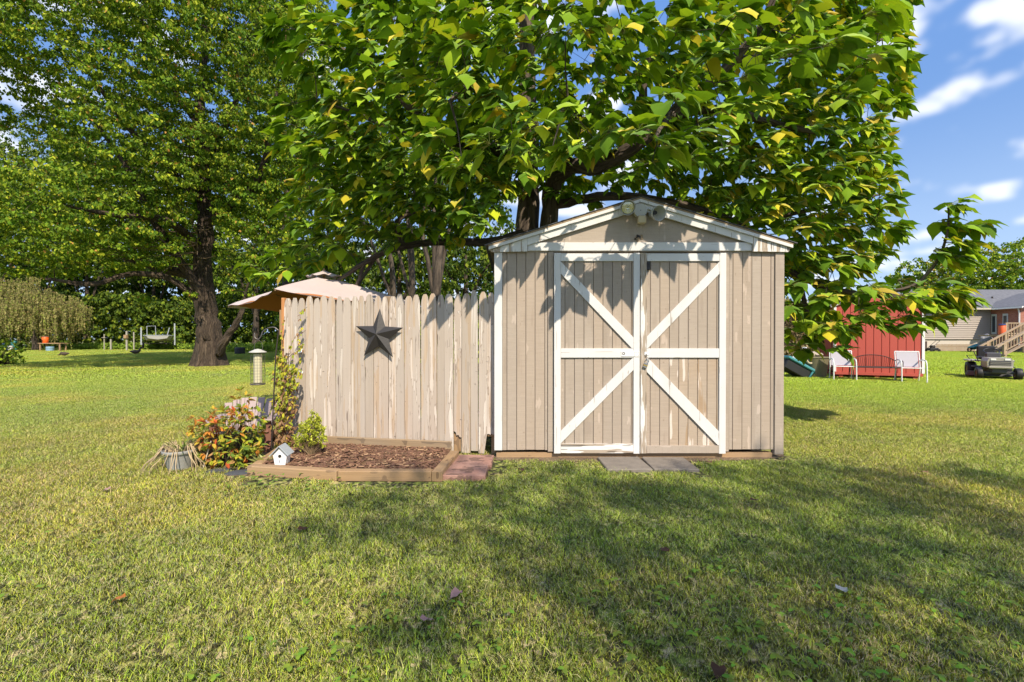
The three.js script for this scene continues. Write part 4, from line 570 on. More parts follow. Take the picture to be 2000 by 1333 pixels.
  stuff(part('leaf_stalks', pet, std({ color: rgb(0.24, 0.26, 0.06) }), tree, true));
  addLeaves(tree, list, heartLeaves, [[0.11, 0.225, 0.008], [0.19, 0.335, 0.01], [0.31, 0.46, 0.012], [0.5, 0.57, 0.02], [0.62, 0.53, 0.03], [0.55, 0.42, 0.05]], 300);
  for (let i = 0; i < 26; i++) { const q = tips[Math.floor(R() * tips.length)], l = rr(0.2, 0.34); if (q.y < 2) continue; part('seed_pod', tube(curve([q, q.clone().add(V(0.01, -l * 0.5, 0.02)), q.clone().add(V(gauss() * 0.06, -l, 0.01))], 6), [0.003, 0.005, 0.006, 0.006, 0.005, 0.004, 0.002], 5), std({ color: rgb(0.17, 0.1, 0.05) }), tree, true); }
}

// ================================================================ THE MAPLE AND THE SHADED_WOODS
const LEAFY = [[0.09, 0.19, 0.01], [0.15, 0.255, 0.012], [0.25, 0.355, 0.017], [0.41, 0.46, 0.028], [0.55, 0.3, 0.07]], SHADED_WOODS = [[0.05, 0.1, 0.008], [0.085, 0.15, 0.01], [0.15, 0.22, 0.014], [0.27, 0.32, 0.02], [0.4, 0.24, 0.06]];  // second palette is darkened: deep woodland shade put into the leaf colour
function crownLeaves(tips, per, spread, size, weights, flat = 0.6) {
  const list = []; for (const p of tips) { const bias = gauss() * 0.5; for (let k = 0; k < per; k++) { const q = p.clone().add(V(gauss() * spread, gauss() * spread * flat, gauss() * spread)); list.push({ t: k & 1, m: leafMatrix(q, V(gauss(), gauss() * 0.5 - 0.3, gauss()), size * rr(0.7, 1.3), gauss() * 0.7), c: pick(weights.map((w, i) => w * (bias > 0 === i > 1 ? 1.6 : 0.8))) }); } } return list;
}
function trunkFlare(base, r, h, seed) {         // buttressed foot
  const g = new THREE.CylinderGeometry(r * 0.78, r * 1.15, h, 48, 12, true), p = g.attributes.position; for (let i = 0; i < p.count; i++) { const y = (p.getY(i) + h / 2) / h, a = Math.atan2(p.getZ(i), p.getX(i)), k = 1 + (0.10 * Math.sin(a * 7 + seed) + 0.07 * Math.sin(a * 13 + seed * 2)) * (1.1 - y * 0.6) + 0.22 * Math.pow(1 - y, 4); p.setX(i, p.getX(i) * k); p.setZ(i, p.getZ(i) * k); }
  g.translate(base.x, base.y + h / 2, base.z); g.computeVertexNormals(); const uv = g.attributes.uv; for (let i = 0; i < uv.count; i++) uv.setXY(i, uv.getX(i) * r * 6.28, uv.getY(i) * h); return g;
}
{
  const D = 20.8, b = V(X(410, D), 0, -D), t = thing('maple_tree', 'huge old maple tree with thick furrowed trunk standing alone on the lawn before the boat', 'tree', [b.x, 0, b.z]);
  const limbs = [
    [[V(b.x, 1.2, b.z), 0.5], [at(400, 600, D), 0.43], [at(397, 520, D), 0.37], [at(402, 430, D), 0.31], [at(396, 330, D), 0.25], [at(392, 230, D), 0.22], [at(400, 120, D), 0.16], [at(405, -40, D), 0.08]],
    L([[402, 600, 20.8, 0.22], [375, 545, 20.2, 0.19], [345, 500, 19.6, 0.17], [300, 430, 19, 0.13], [250, 330, 18.5, 0.09], [180, 230, 18, 0.05]]), L([[390, 590, 20.8, 0.17], [330, 545, 19.5, 0.13], [260, 535, 18.5, 0.1], [180, 555, 17.5, 0.1], [90, 545, 17, 0.05]]), L([[400, 545, 20.8, 0.25], [300, 520, 21.5, 0.2], [180, 480, 22, 0.14], [60, 440, 22.5, 0.08]]),
    L([[400, 440, 20.8, 0.26], [450, 400, 20.5, 0.2], [500, 360, 20, 0.14], [530, 260, 19.5, 0.1], [545, 150, 19.5, 0.05]]), L([[400, 400, 20.8, 0.2], [340, 340, 19.5, 0.14], [260, 260, 19, 0.1], [160, 120, 18.5, 0.05]]), L([[396, 330, 20.8, 0.18], [450, 230, 20, 0.12], [490, 120, 19.5, 0.08], [510, 0, 19, 0.04]]), L([[393, 250, 20.8, 0.14], [330, 160, 20, 0.1], [280, 40, 19.5, 0.06]]), L([[390, 480, 20.8, 0.2], [320, 430, 18.5, 0.14], [220, 420, 17, 0.09], [120, 400, 16, 0.05]]),
    [[V(b.x + 0.55, 0.55, b.z + 0.25), 0.2], [at(443, 660, 20.3), 0.17], [at(462, 632, 20.2), 0.14], [at(474, 605, 20.1), 0.1], [at(480, 570, 20), 0.06], [at(500, 520, 19.8), 0.03]],
  ];
  const lobes = [[at(260, 120, 20), [8.8, 8.8, 6.0], 10000, 0.45], [at(420, 60, 20), [4.6, 7.0, 5], 2600, 0.4], [at(120, 430, 18), [5.2, 2.2, 4.0], 1500, 0.3], [at(500, 400, 20.5), [2.4, 3.2, 3.2], 1000, 0.3], [at(470, 570, 20.5), [0.9, 1.0, 1.0], 30, 0.2], [at(330, 590, 19.5), [1.6, 0.5, 1.4], 40, 0.2]];
  const tips = scatter(lobes, 0.46, (p) => p.y > 2.2 && gap(p, 0.42, 15) > 0.345 && !(Math.abs(p.x / -p.z + 0.667) < 0.016 + 0.02 * vn(p.y, 3) && p.y < 7.5 && p.z > -20.8) && !(p.x / -p.z < -0.99 && p.y < 11 && p.y > 7.5));
  part('trunk', join([trunkFlare(V(b.x, -0.05, b.z), 0.54, 1.9, 2.2), wood(limbs, tips, 4, 0.014, 0.05)]), M.barkOld, t, true);
  const dead = []; for (const [px, py, d] of [[395, 300, 17.6], [385, 480, 17.4], [415, 310, 17.4]]) { for (let k = 0; k < 16; k++) { const p = at(px, py, d + 2.6).add(V(0, gauss() * 1.6, 0)), e = p.clone().add(V(Math.sign(gauss()) * rr(0.6, 2.4), gauss() * 1.1 - 0.3, rr(1.2, 3.4))); dead.push(tube(curve([p, p.clone().lerp(e, 0.5).add(V(gauss() * 0.2, gauss() * 0.25, 0)), e], 6), [0.032, 0.024, 0.018, 0.014, 0.011, 0.008, 0.004], 4, false)); } } part('dead_branches', dead, M.barkPale, t, true);
  const leaves = crownLeaves(tips, 46, 0.4, 0.12, [2.4, 3, 2.6, 1.4, 0.14], 0.42); stuff(part('crown', mergeLeaves(leaves, tinyLeaves, LEAFY, 0.25), leafMerged, t, true));
}
function simpleTree(name, label, px, d, trunkR, height, crown, opts = {}) {     // crown: lobes as [px, py, d, rx, ry, rz, n]
  const b = V(X(px, d), 0, -d), t = thing(name, label, 'tree', [b.x, 0, b.z], 0, opts.group); const lean = opts.lean ?? 0, lobes = crown.map(([a, c, e, rx, ry, rz, n]) => [at(a, c, e), [rx, ry, rz], n, 0.25]);
  const top = lobes[0][0], limbs = [[[V(b.x, -0.05, b.z), trunkR * 1.25], [V(b.x + lean * 0.15, height * 0.15, b.z), trunkR], [V(b.x + lean * 0.6, height * 0.5, b.z), trunkR * 0.75], [V(top.x * 0.5 + (b.x + lean) * 0.5, height * 0.8, top.z), trunkR * 0.45], [V(top.x, height, top.z), trunkR * 0.2]], ...lobes.slice(0, 5).map(([c]) => [[V(b.x + lean * 0.4, height * 0.35, b.z), trunkR * 0.5], [V((b.x + c.x) / 2, (height * 0.5 + c.y) / 2, (b.z + c.z) / 2), trunkR * 0.35], [c, trunkR * 0.12]])];
  const sp = opts.spread ?? 0.6, tips = scatter(lobes, sp * 1.25, (p) => p.y > (opts.low ?? 0.6)); part('trunk', wood(limbs, tips, 4, 0.015, 0.05), opts.bark ?? M.barkDark, t, true);
  stuff(part('crown', mergeLeaves(crownLeaves(tips, opts.per ?? 26, sp, opts.leaf ?? 0.24, opts.w ?? [3, 3, 2, 1, 0.05]), tinyLeaves, opts.pal ?? LEAFY, 0.25), leafMerged, t, true)); return t;
}
{
  const g = 'woodland trees behind the lawn';
  // nearer trees behind the fence
  simpleTree('woodland_tree', 'leaning dark trunked tree rising behind the picket fence', 838, 15, 0.17, 7, [[860, 250, 15.5, 2.6, 2.2, 2, 130], [800, 330, 15.5, 2.0, 1.3, 1.8, 80], [930, 330, 16, 1.6, 1.3, 1.6, 60]], { lean: 0.5, leaf: 0.13, spread: 0.42, per: 30 });
  simpleTree('woodland_tree', 'slim tree trunk beside the leaning tree behind the fence', 800, 19, 0.15, 8, [[790, 260, 19, 2.4, 2.6, 2, 120], [720, 330, 19, 1.8, 1.6, 1.6, 60]], { leaf: 0.15, spread: 0.45, per: 28, lean: 0.2 });
  simpleTree('woodland_tree', 'thin dark tree trunk showing between umbrella and leaning tree', 768, 22, 0.16, 8, [[740, 240, 22, 2.6, 3, 2, 130], [660, 340, 22, 2, 2, 2, 80]], { leaf: 0.16, spread: 0.5, per: 28 });
  simpleTree('woodland_tree', 'tall airy tree with pale fine leaves between maple and catalpa', 560, 34, 0.3, 20, [[580, 140, 34, 4.2, 6.5, 4, 520], [640, 320, 34, 3.6, 4.5, 3, 300], [520, 330, 35, 3.2, 4, 3, 220]], { leaf: 0.2, spread: 0.6, per: 22, w: [0.5, 2, 4, 4, 0.2] });
  const wl = ['dark full crowned woodland tree behind the willow', 'broad green woodland tree behind the boat', 'woodland tree rising behind the maple trunk', 'woodland tree between maple trunk and umbrella', 'woodland tree behind the umbrella', 'bright green woodland tree behind the picket fence', 'woodland tree behind the shed and fence gap', 'woodland tree standing behind the teal drum', 'dark woodland tree behind the orange water cooler'];
  [[170, 56, 360, 9], [300, 60, 380, 9], [395, 58, 380, 8], [500, 52, 390, 8], [640, 46, 360, 7.5], [780, 42, 380, 6.5], [910, 44, 390, 6.5], [-20, 52, 380, 8.5], [80, 62, 320, 10]].forEach(([px, d, py, r], i) => simpleTree('woodland_tree', wl[i], px, d, 0.34, 10, [[px, py, d, r * 0.8, r * 0.75, 4.5, 520], [px - 60, py + 110, d - 2, r * 0.7, r * 0.55, 3.5, 200], [px + 50, py + 120, d - 1, r * 0.7, r * 0.5, 3.5, 200]], { pal: SHADED_WOODS, group: g, leaf: 0.32, spread: 0.8, per: 24, low: 0.8 }));
  // dense undergrowth and the far wood
  const bank = (name, label, x0, x1, d0, d1, h, n, leaf, w, pal) => { const list = [], pts = []; for (let i = 0; i < n; i++) { const x = rr(x0, x1), d = rr(d0, d1), hh = h * (0.55 + 0.45 * noise2(x, d, 0.25, 60)); pts.push(V(x, hh * Math.pow(R(), 0.7), -d)); } const o = crownLeaves(pts, 14, 0.5, leaf, w, 0.8); const m = new THREE.Mesh(mergeLeaves(o, tinyLeaves, pal ?? LEAFY, 0.25), leafMerged); m.name = numbered(name); m.userData = { kind: 'stuff', label, category: 'woods' }; m.castShadow = m.receiveShadow = true; scene.add(m); };
  bank('far_wood', 'dense dark wood closing the back of the lawn', -85, 12, 63, 72, 19, 5200, 0.5, [4, 3, 1, 0.4, 0], SHADED_WOODS); bank('undergrowth', 'leafy undergrowth along the edge of the wood', -66, 4, 53, 60, 8, 4200, 0.34, [2, 3, 3, 1, 0], SHADED_WOODS); bank('undergrowth', 'bright sunlit undergrowth behind the picket fence', -14, 1, 26, 36, 3.2, 1500, 0.2, [0.5, 2, 4, 3, 0]);
  bank('tall_weeds', 'bright green tall weeds along the lawn edge by the boat', -48, -30, 49.5, 51.5, 0.7, 420, 0.2, [0, 1, 3, 5, 0], [[0.1, 0.15, 0.02], [0.14, 0.22, 0.02], [0.2, 0.31, 0.03], [0.26, 0.38, 0.035], [0.3, 0.2, 0.05]]); bank('tall_weeds', 'bright green tall weeds beyond the maple trunk', -28, -20, 40, 44, 0.9, 260, 0.18, [0, 1, 3, 5, 0], [[0.1, 0.15, 0.02], [0.14, 0.22, 0.02], [0.2, 0.31, 0.03], [0.26, 0.38, 0.035], [0.3, 0.2, 0.05]]);
  bank('brush', 'tan tangled brush behind the rubbish bins', 7.5, 15, 19, 24, 3.6, 900, 0.16, [1, 1, 2, 2, 2], [[0.14, 0.12, 0.05], [0.2, 0.17, 0.07], [0.3, 0.25, 0.12], [0.36, 0.3, 0.16], [0.3, 0.2, 0.1]]);
  // brown willow
  const wd = 47, wb = V(X(70, wd), 0, -wd), wt = thing('willow_tree', 'drooping brown and olive willow tree at the far lawn edge', 'tree', [wb.x, 0, wb.z]), limbs = [[[wb, 0.35], [V(wb.x, 3, wb.z), 0.25], [V(wb.x + 0.5, 5.5, wb.z), 0.1]], [[V(wb.x, 2, wb.z), 0.2], [V(wb.x - 3, 5.2, wb.z), 0.07]], [[V(wb.x, 2, wb.z), 0.2], [V(wb.x + 3, 4.8, wb.z), 0.07]]];
  const tips = scatter([[at(70, 600, wd), [4.6, 1.9, 3], 500, 0.5], [at(20, 590, wd), [3, 2.2, 2.6], 300, 0.4], [at(120, 610, wd), [2.6, 1.6, 2.2], 220, 0.4], [at(55, 565, wd), [1.6, 1.6, 1.6], 90, 0.2], [at(10, 560, wd), [1.3, 1.2, 1.4], 60, 0.2]], 0.42); part('trunk', wood(limbs, tips, 4, 0.01, 0.03), M.bark, wt, true); const wl2 = [];
  for (const p of tips) for (let s = 0; s < 5; s++) { const x = p.x + gauss() * 0.4, z = p.z + gauss() * 0.4, l = rr(0.4, 2.4); for (let k = 0; k < 12; k++) wl2.push({ t: k & 1, m: leafMatrix(V(x + gauss() * 0.06, Math.max(0.2, p.y - l * k / 12), z + gauss() * 0.06), V(gauss() * 0.5, -1, gauss() * 0.5), rr(0.1, 0.2), gauss()), c: pick([2, 3, 2, 2, 0.6]) }); }
  stuff(part('crown', mergeLeaves(wl2, tinyLeaves, [[0.2, 0.19, 0.055], [0.28, 0.26, 0.085], [0.36, 0.33, 0.12], [0.23, 0.28, 0.045], [0.28, 0.21, 0.08]], 0.25), leafMerged, wt, true));
  // shrub at the left edge
  const sb = V(X(10, 21.5), 0, -21.5), s = thing('round_shrub', 'rounded green shrub on the lawn in front of the willow', 'shrub', [sb.x, 0, sb.z]); const st = scatter([[V(sb.x - 0.3, 0.45, sb.z), [1.0, 0.75, 0.8], 160, 0.3]], 0.18, (p) => p.y > 0.05); part('stems', join(st.map((p) => tube([V(sb.x - 0.3 + (p.x - sb.x + 0.3) * 0.2, 0, sb.z), p], [0.015, 0.004], 4, false))), M.barkDark, s, true); stuff(part('foliage', mergeLeaves(crownLeaves(st, 14, 0.14, 0.1, [2, 3, 3, 1, 0]), tinyLeaves, LEAFY, 0.25), leafMerged, s, true));
  // trees behind the house
  const rl = ['rust tipped tree rising behind the house roof', 'round green tree behind the house roof vents', 'dark green tree behind the brick porch', 'tree showing behind the catalpa sprig and house roof end'];
  [[1890, 66, 525, 5.0], [1960, 62, 530, 5.4], [2060, 64, 520, 6.5], [1800, 70, 555, 5]].forEach(([px, d, py, r], i) => simpleTree('backyard_tree', rl[i], px, d, 0.3, 9, [[px, py, d, r, r * 0.8, 4, 420], [px - 30, py + 60, d, r, r * 0.6, 4, 260]], { leaf: 0.34, spread: 0.75, per: 24, w: [[0.3, 2, 3, 3, 1.5], [1, 3, 3, 1, 0], [2, 3, 2, 0.5, 0], [2, 2, 2, 1, 0.2]][i] }));
  bank('far_hedge', 'low green tree line behind the house', 28, 85, 74, 80, 9, 1500, 0.5, [3, 3, 2, 1, 0]);
  // the tree behind the photographer that shades the near lawn
  const kx = 5.9, kz = 7.4, kt = thing('shade_tree', 'leafy shade tree standing behind the photographer', 'tree', [kx, 0, kz]); const kl = [[V(6.5, 9.1, 7.3), [3.0, 1.4, 2.6], 520, 0.2], [V(3.8, 8.7, 5.6), [1.8, 0.9, 1.2], 170, 0.2], [V(7.6, 9.4, 6.6), [1.7, 1.1, 1.4], 110, 0.2]], ktips = scatter(kl, 0.5);
  part('trunk', wood([[[V(kx, -0.05, kz), 0.4], [V(kx, 3, kz), 0.3], [V(kx, 7, kz), 0.2], [V(kx, 10, kz), 0.06]], [[V(kx, 5, kz), 0.16], [V(kx - 2.4, 8.5, kz - 1.4), 0.05]], [[V(kx, 5, kz), 0.16], [V(kx + 2, 9, kz - 0.6), 0.05]]], ktips, 4, 0.01, 0.04), M.bark, kt, true); stuff(part('crown', mergeLeaves(crownLeaves(ktips, 52, 0.5, 0.1, [2, 3, 3, 1, 0]), tinyLeaves, LEAFY, 0.2), leafMerged, kt, true));
}

// ================================================================ RIGHT: RED SHED, CHAIRS, BINS, HOUSE, MOWER
{
  const s = thing('red_shed', 'red board sided shed with white corner trim behind the chairs', 'shed', [11.43, 0, -14.4], -0.42), hw = 1.11, h = 2.12;
  const wall = part('front_wall', cbox(hw * 2 - 0.02, h, 0.03, [0, 0.18 + h / 2, -0.03]), M.red, s); const n = 11; for (let i = 0; i < n; i++) part('siding_board', cbox(hw * 2 / n - 0.012, h, 0.02, [-hw + (i + 0.5) * hw * 2 / n, 0.18 + h / 2, 0], 0.004), M.red, wall);
  for (const q of [-1, 1]) { part('corner_trim', cbox(0.07, h, 0.05, [q * (hw + 0.005), 0.18 + h / 2, 0.012]), M.plainWhite, s); part('side_wall', cbox(0.03, h, 2.4, [q * (hw - 0.03), 0.18 + h / 2, -1.25]), M.red, s); }
  part('skirt_board', cbox(hw * 2, 0.09, 0.05, [0, 0.135, 0.02]), M.red, s); for (const q of [-0.85, 0, 0.85]) part('skid', cbox(0.12, 0.13, 2.4, [q * hw, 0.05, -1.2]), M.red, s);
  part('back_wall', cbox(hw * 2, h, 0.03, [0, 0.18 + h / 2, -2.44]), M.red, s); part('gable_panel', prism([[-hw, 0.18 + h + 0.001], [hw, 0.18 + h + 0.001], [0, 0.18 + h + 0.42]], 0.03, -0.02), M.red, s); for (const q of [-1, 1]) { part('rake_trim', bar(V(q * (hw + 0.12), h + 0.14, 0.04), V(0, h + 0.62, 0.04), 0.1, 0.03), M.plainWhite, s); part('roof', prism([[0, h + 0.62], [q * (hw + 0.15), h + 0.15], [q * (hw + 0.15), h + 0.19], [0, h + 0.67]], 2.7, -2.6), M.shingle, s); }
}
function slingChair(px, d, turn, label) {
  const q = V(X(px, d), 0, -d), c = thing('sling_chair', label, 'chair', [q.x, 0, q.z], turn, 'white patio chairs by the red shed'), w = 0.28;
  part('back_sling', bar(V(0, 0.42, -0.2), V(0, 0.86, -0.3), 0.5, 0.012), M.sling, c); part('seat_sling', bar(V(0, 0.385, -0.2), V(0, 0.42, 0.24), 0.5, 0.012, 0.003), M.sling, c); part('front_rail', tube([V(-w, 0.41, 0.25), V(w, 0.41, 0.25)], 0.014, 8), M.plainWhite, c); part('top_rail', tube([V(-w, 0.865, -0.3), V(w, 0.865, -0.3)], 0.014, 8), M.plainWhite, c);
  for (const s of [-1, 1]) { part('leg', tube(curve([V(s * w, 0, 0.3), V(s * w, 0.55, 0.26), V(s * w, 0.62, 0.2)], 8), 0.017, 8), M.plainWhite, c); part('armrest', tube([V(s * w, 0.62, 0.2), V(s * w, 0.64, 0.0), V(s * w, 0.6, -0.24)], 0.019, 8), M.plainWhite, c); part('leg', tube([V(s * w, 0, -0.3), V(s * w, 0.38, -0.19), V(s * w, 0.87, -0.305)], 0.015, 8), M.plainWhite, c); }
}
slingChair(1646.5, 13.95, -0.42, 'white patio chair with pale sling at the red shed corner beside the bins'); slingChair(1779, 13.2, -0.42, 'white patio chair with pale sling at the red shed corner facing the mower');
{
  const d = 13.75, b = thing('metal_bench', 'dark curved wire loveseat bench between the two white chairs', 'bench', [X(1709, d), 0, -d], -0.42), w = 0.6; const arc = [], rim = (t) => V(t * w, 0.42 + 0.33 * Math.sqrt(Math.max(0, 1 - t * t * 0.92)), -0.22 - 0.05 * (1 - t * t)); for (let i = 0; i <= 20; i++) arc.push(rim(i / 10 - 1)); part('back_rim', tube(arc, 0.013, 7), M.iron, b);
  for (let i = 1; i < 24; i++) { const t = i / 12 - 1; part('back_wire', tube([V(t * w * 0.92, 0.41, -0.2), rim(t)], 0.006, 5), M.iron, b); }
  part('seat', cbox(w * 2, 0.02, 0.46, [0, 0.4, 0.02], 0.006), M.iron, b); part('front_rail', tube([V(-w, 0.395, 0.26), V(w, 0.395, 0.26)], 0.016, 7), M.iron, b); for (const s of [-1, 1]) for (const z of [0.24, -0.2]) part('leg', tube([V(s * w * 0.97, 0, z + (z > 0 ? 0.04 : -0.04)), V(s * w * 0.95, 0.4, z)], 0.013, 6), M.iron, b); for (const s of [-1, 1]) part('armrest', tube(curve([V(s * w, 0.4, 0.24), V(s * w * 1.02, 0.58, 0.2), V(s * w, 0.55, -0.2)], 10), 0.012, 6), M.iron, b);
}
{ // bins
  const d = 14.9, olive = std({ color: rgb(0.16, 0.145, 0.085), roughness: 0.6 }), q = thing('trash_bin', 'olive brown wheeled trash bin heaped with rubbish beside the red shed', 'bin', [X(1594, d), 0, -d]); const g = new THREE.CylinderGeometry(0.36, 0.29, 0.6, 4, 1); g.rotateY(Math.PI / 4); g.translate(0, 0.32, 0); part('body', boxUV(g.toNonIndexed()), olive, q); part('rim', cbox(0.56, 0.05, 0.56, [0, 0.635, 0], 0.01), olive, q); for (const s of [-1, 1]) { const w = new THREE.CylinderGeometry(0.13, 0.13, 0.05, 18); w.rotateZ(Math.PI / 2); w.translate(s * 0.32, 0.13, -0.25); part('wheel', w, M.black, q); }
  const junk = []; for (let i = 0; i < 14; i++) { const k = cbox(0.1 + 0.2 * R(), 0.03 + 0.05 * R(), 0.1 + 0.2 * R(), [0, 0, 0], 0.01); k.rotateZ(gauss() * 0.5); k.rotateX(gauss() * 0.5); k.translate(gauss() * 0.2, 0.68 + 0.1 * R(), gauss() * 0.2); junk.push(k); } part('rubbish', junk, std({ color: rgb(0.42, 0.36, 0.3) }), q); const wh = new THREE.TorusGeometry(0.17, 0.03, 8, 20); wh.rotateY(0.3); wh.translate(-0.3, 0.62, 0.2); part('hose_coil', wh, M.cream, q);
  const teal = std({ color: rgb(0.06, 0.24, 0.27), roughness: 0.45 }), t = thing('teal_bin', 'tipped teal and black wheeled bin lying on the grass beside the olive bin', 'bin', [X(1553, d), 0.33, -d]); t.rotation.z = -0.5; part('lid', cbox(0.95, 0.1, 0.6, [0, 0.12, 0], 0.03), teal, t); part('body', cbox(0.85, 0.3, 0.52, [-0.02, -0.09, 0], 0.03), M.black, t); part('handle', tube([V(0.48, 0.1, -0.25), V(0.56, 0.06, -0.2), V(0.56, 0.06, 0.2), V(0.48, 0.1, 0.25)], 0.02, 7), teal, t); part('end_panel', cbox(0.06, 0.34, 0.56, [0.44, -0.07, 0], 0.02), teal, t);
  const sh = thing('white_board', 'white board leaning behind the tipped teal bin', 'board', [X(1556, 15.3), 0, -15.3]); part('panel', bar(V(-0.25, 0.45, 0), V(0.35, 0.95, -0.1), 0.16, 0.02), M.plainWhite, sh);
}
{ // house
  const D = 44, hs = thing('house', 'single storey house with tan lap siding, grey shingle roof and brick bay', 'house', [42, 0, -D]); const x0 = 36.5 - 42, x1 = X(1946, D) - 42 + 8;
  const siding = std({ color: rgb(0.36, 0.315, 0.27), roughness: 0.7 }), laps = []; for (let i = 0; i < 14; i++) { const y = 1.13 + i * 0.205, g = prism([[0, y], [0.07, y], [0.008, y + 0.2], [0, y + 0.2]], x1 - x0, 0); g.rotateY(-Math.PI / 2); g.translate(0, 0, 0); g.scale(-1, 1, 1); const p = g.attributes.position; for (let k = 0; k < p.count; k++) { const a = p.getX(k), z = p.getZ(k); p.setXYZ(k, x0 + Math.abs(a), p.getY(k), Math.abs(z)); } laps.push(g); } laps.forEach((g) => g.computeVertexNormals());
  part('wall', cbox(x1 - x0, 2.9, 8, [(x0 + x1) / 2, 2.56, -4.02], 0.01), siding, hs); const lapm = siding.clone(); lapm.side = THREE.DoubleSide; part('lap_siding', laps, lapm, hs); part('foundation', cbox(x1 - x0 - 0.1, 1.12, 7.9, [(x0 + x1) / 2, 0.55, -4.02], 0.01), std({ color: rgb(0.52, 0.47, 0.4) }), hs); part('basement_window', cbox(0.5, 0.75, 0.05, [X(1807, D) - 42, 0.55, -0.06]), std({ color: rgb(0.06, 0.04, 0.03) }), hs);
  const roof = part('roof', prism([[0.55, 3.98], [-4.0, 6.15], [-8.6, 3.98], [-8.6, 4.1], [-4.0, 6.28], [0.55, 4.1]].map(([a, b]) => [a, b]), x1 - x0 + 0.8, 0).rotateY(-Math.PI / 2).translate(x1 + 0.4, 0, 0), M.shingle, hs); { const p = roof.geometry.attributes.position; for (let k = 0; k < p.count; k++) p.setXYZ(k, p.getX(k), p.getY(k), p.getZ(k)); }
  part('gutter', cbox(x1 - x0 + 0.6, 0.16, 0.12, [(x0 + x1) / 2, 3.98, 0.6], 0.02), std({ color: rgb(0.45, 0.42, 0.33) }), hs); part('roof_vent', lathe([[0.001, 0.26], [0.3, 0.22], [0.42, 0.06], [0.46, 0.0]], 18).translate(X(1885, 46) - 42, 5.05, -1.9), M.plainWhite, hs); for (const px of [1932, 1976]) part('vent_pipe', tube([V(X(px, 46) - 42, 4.7, -1.7), V(X(px, 46) - 42, 5.35, -1.7)], 0.07, 8), M.iron, hs);
  const bx = 45.7 - 42, bay = part('brick_bay', cbox(7, 3.6, 2.6, [bx + 3.5, 2.2, 1.3], 0.01), M.brick, hs); part('bay_foundation', cbox(6.95, 0.6, 2.55, [bx + 3.5, 0.2, 1.3]), M.concrete, hs); part('bay_roof', prism([[bx - 0.5, 3.95], [bx + 3.5, 5.4], [bx + 7.5, 3.95], [bx + 7.5, 4.1], [bx + 3.5, 5.55], [bx - 0.5, 4.1]], 4, -0.8), M.shingle, hs); part('bay_rake', bar(V(bx - 0.5, 3.98, 3.22), V(bx + 3.5, 5.43, 3.22), 0.2, 0.04), M.plainWhite, hs); part('bay_gutter', cbox(0.12, 0.16, 2.7, [bx - 0.52, 3.98, 1.9]), M.plainWhite, hs);
  for (const z of [0.35, 1.35]) { const w = part('window', cbox(0.05, 1.9, 0.45, [bx - 0.02, 2.55, z]), std({ color: rgb(0.5, 0.55, 0.55) }), hs); part('pane', cbox(0.012, 1.5, 0.28, [bx - 0.051, 2.55, z]), std({ color: rgb(0.05, 0.06, 0.07), roughness: 0.1 }), w); } part('downspout', tube([V(bx - 0.1, 3.9, 2.5), V(bx - 0.06, 3.5, 2.56), V(bx - 0.06, 0.3, 2.56)], 0.06, 6), M.plainWhite, hs);
}
const greyWood = std({ map: timberTex, color: rgb(1.05, 1.2, 1.5), roughness: 0.9 });
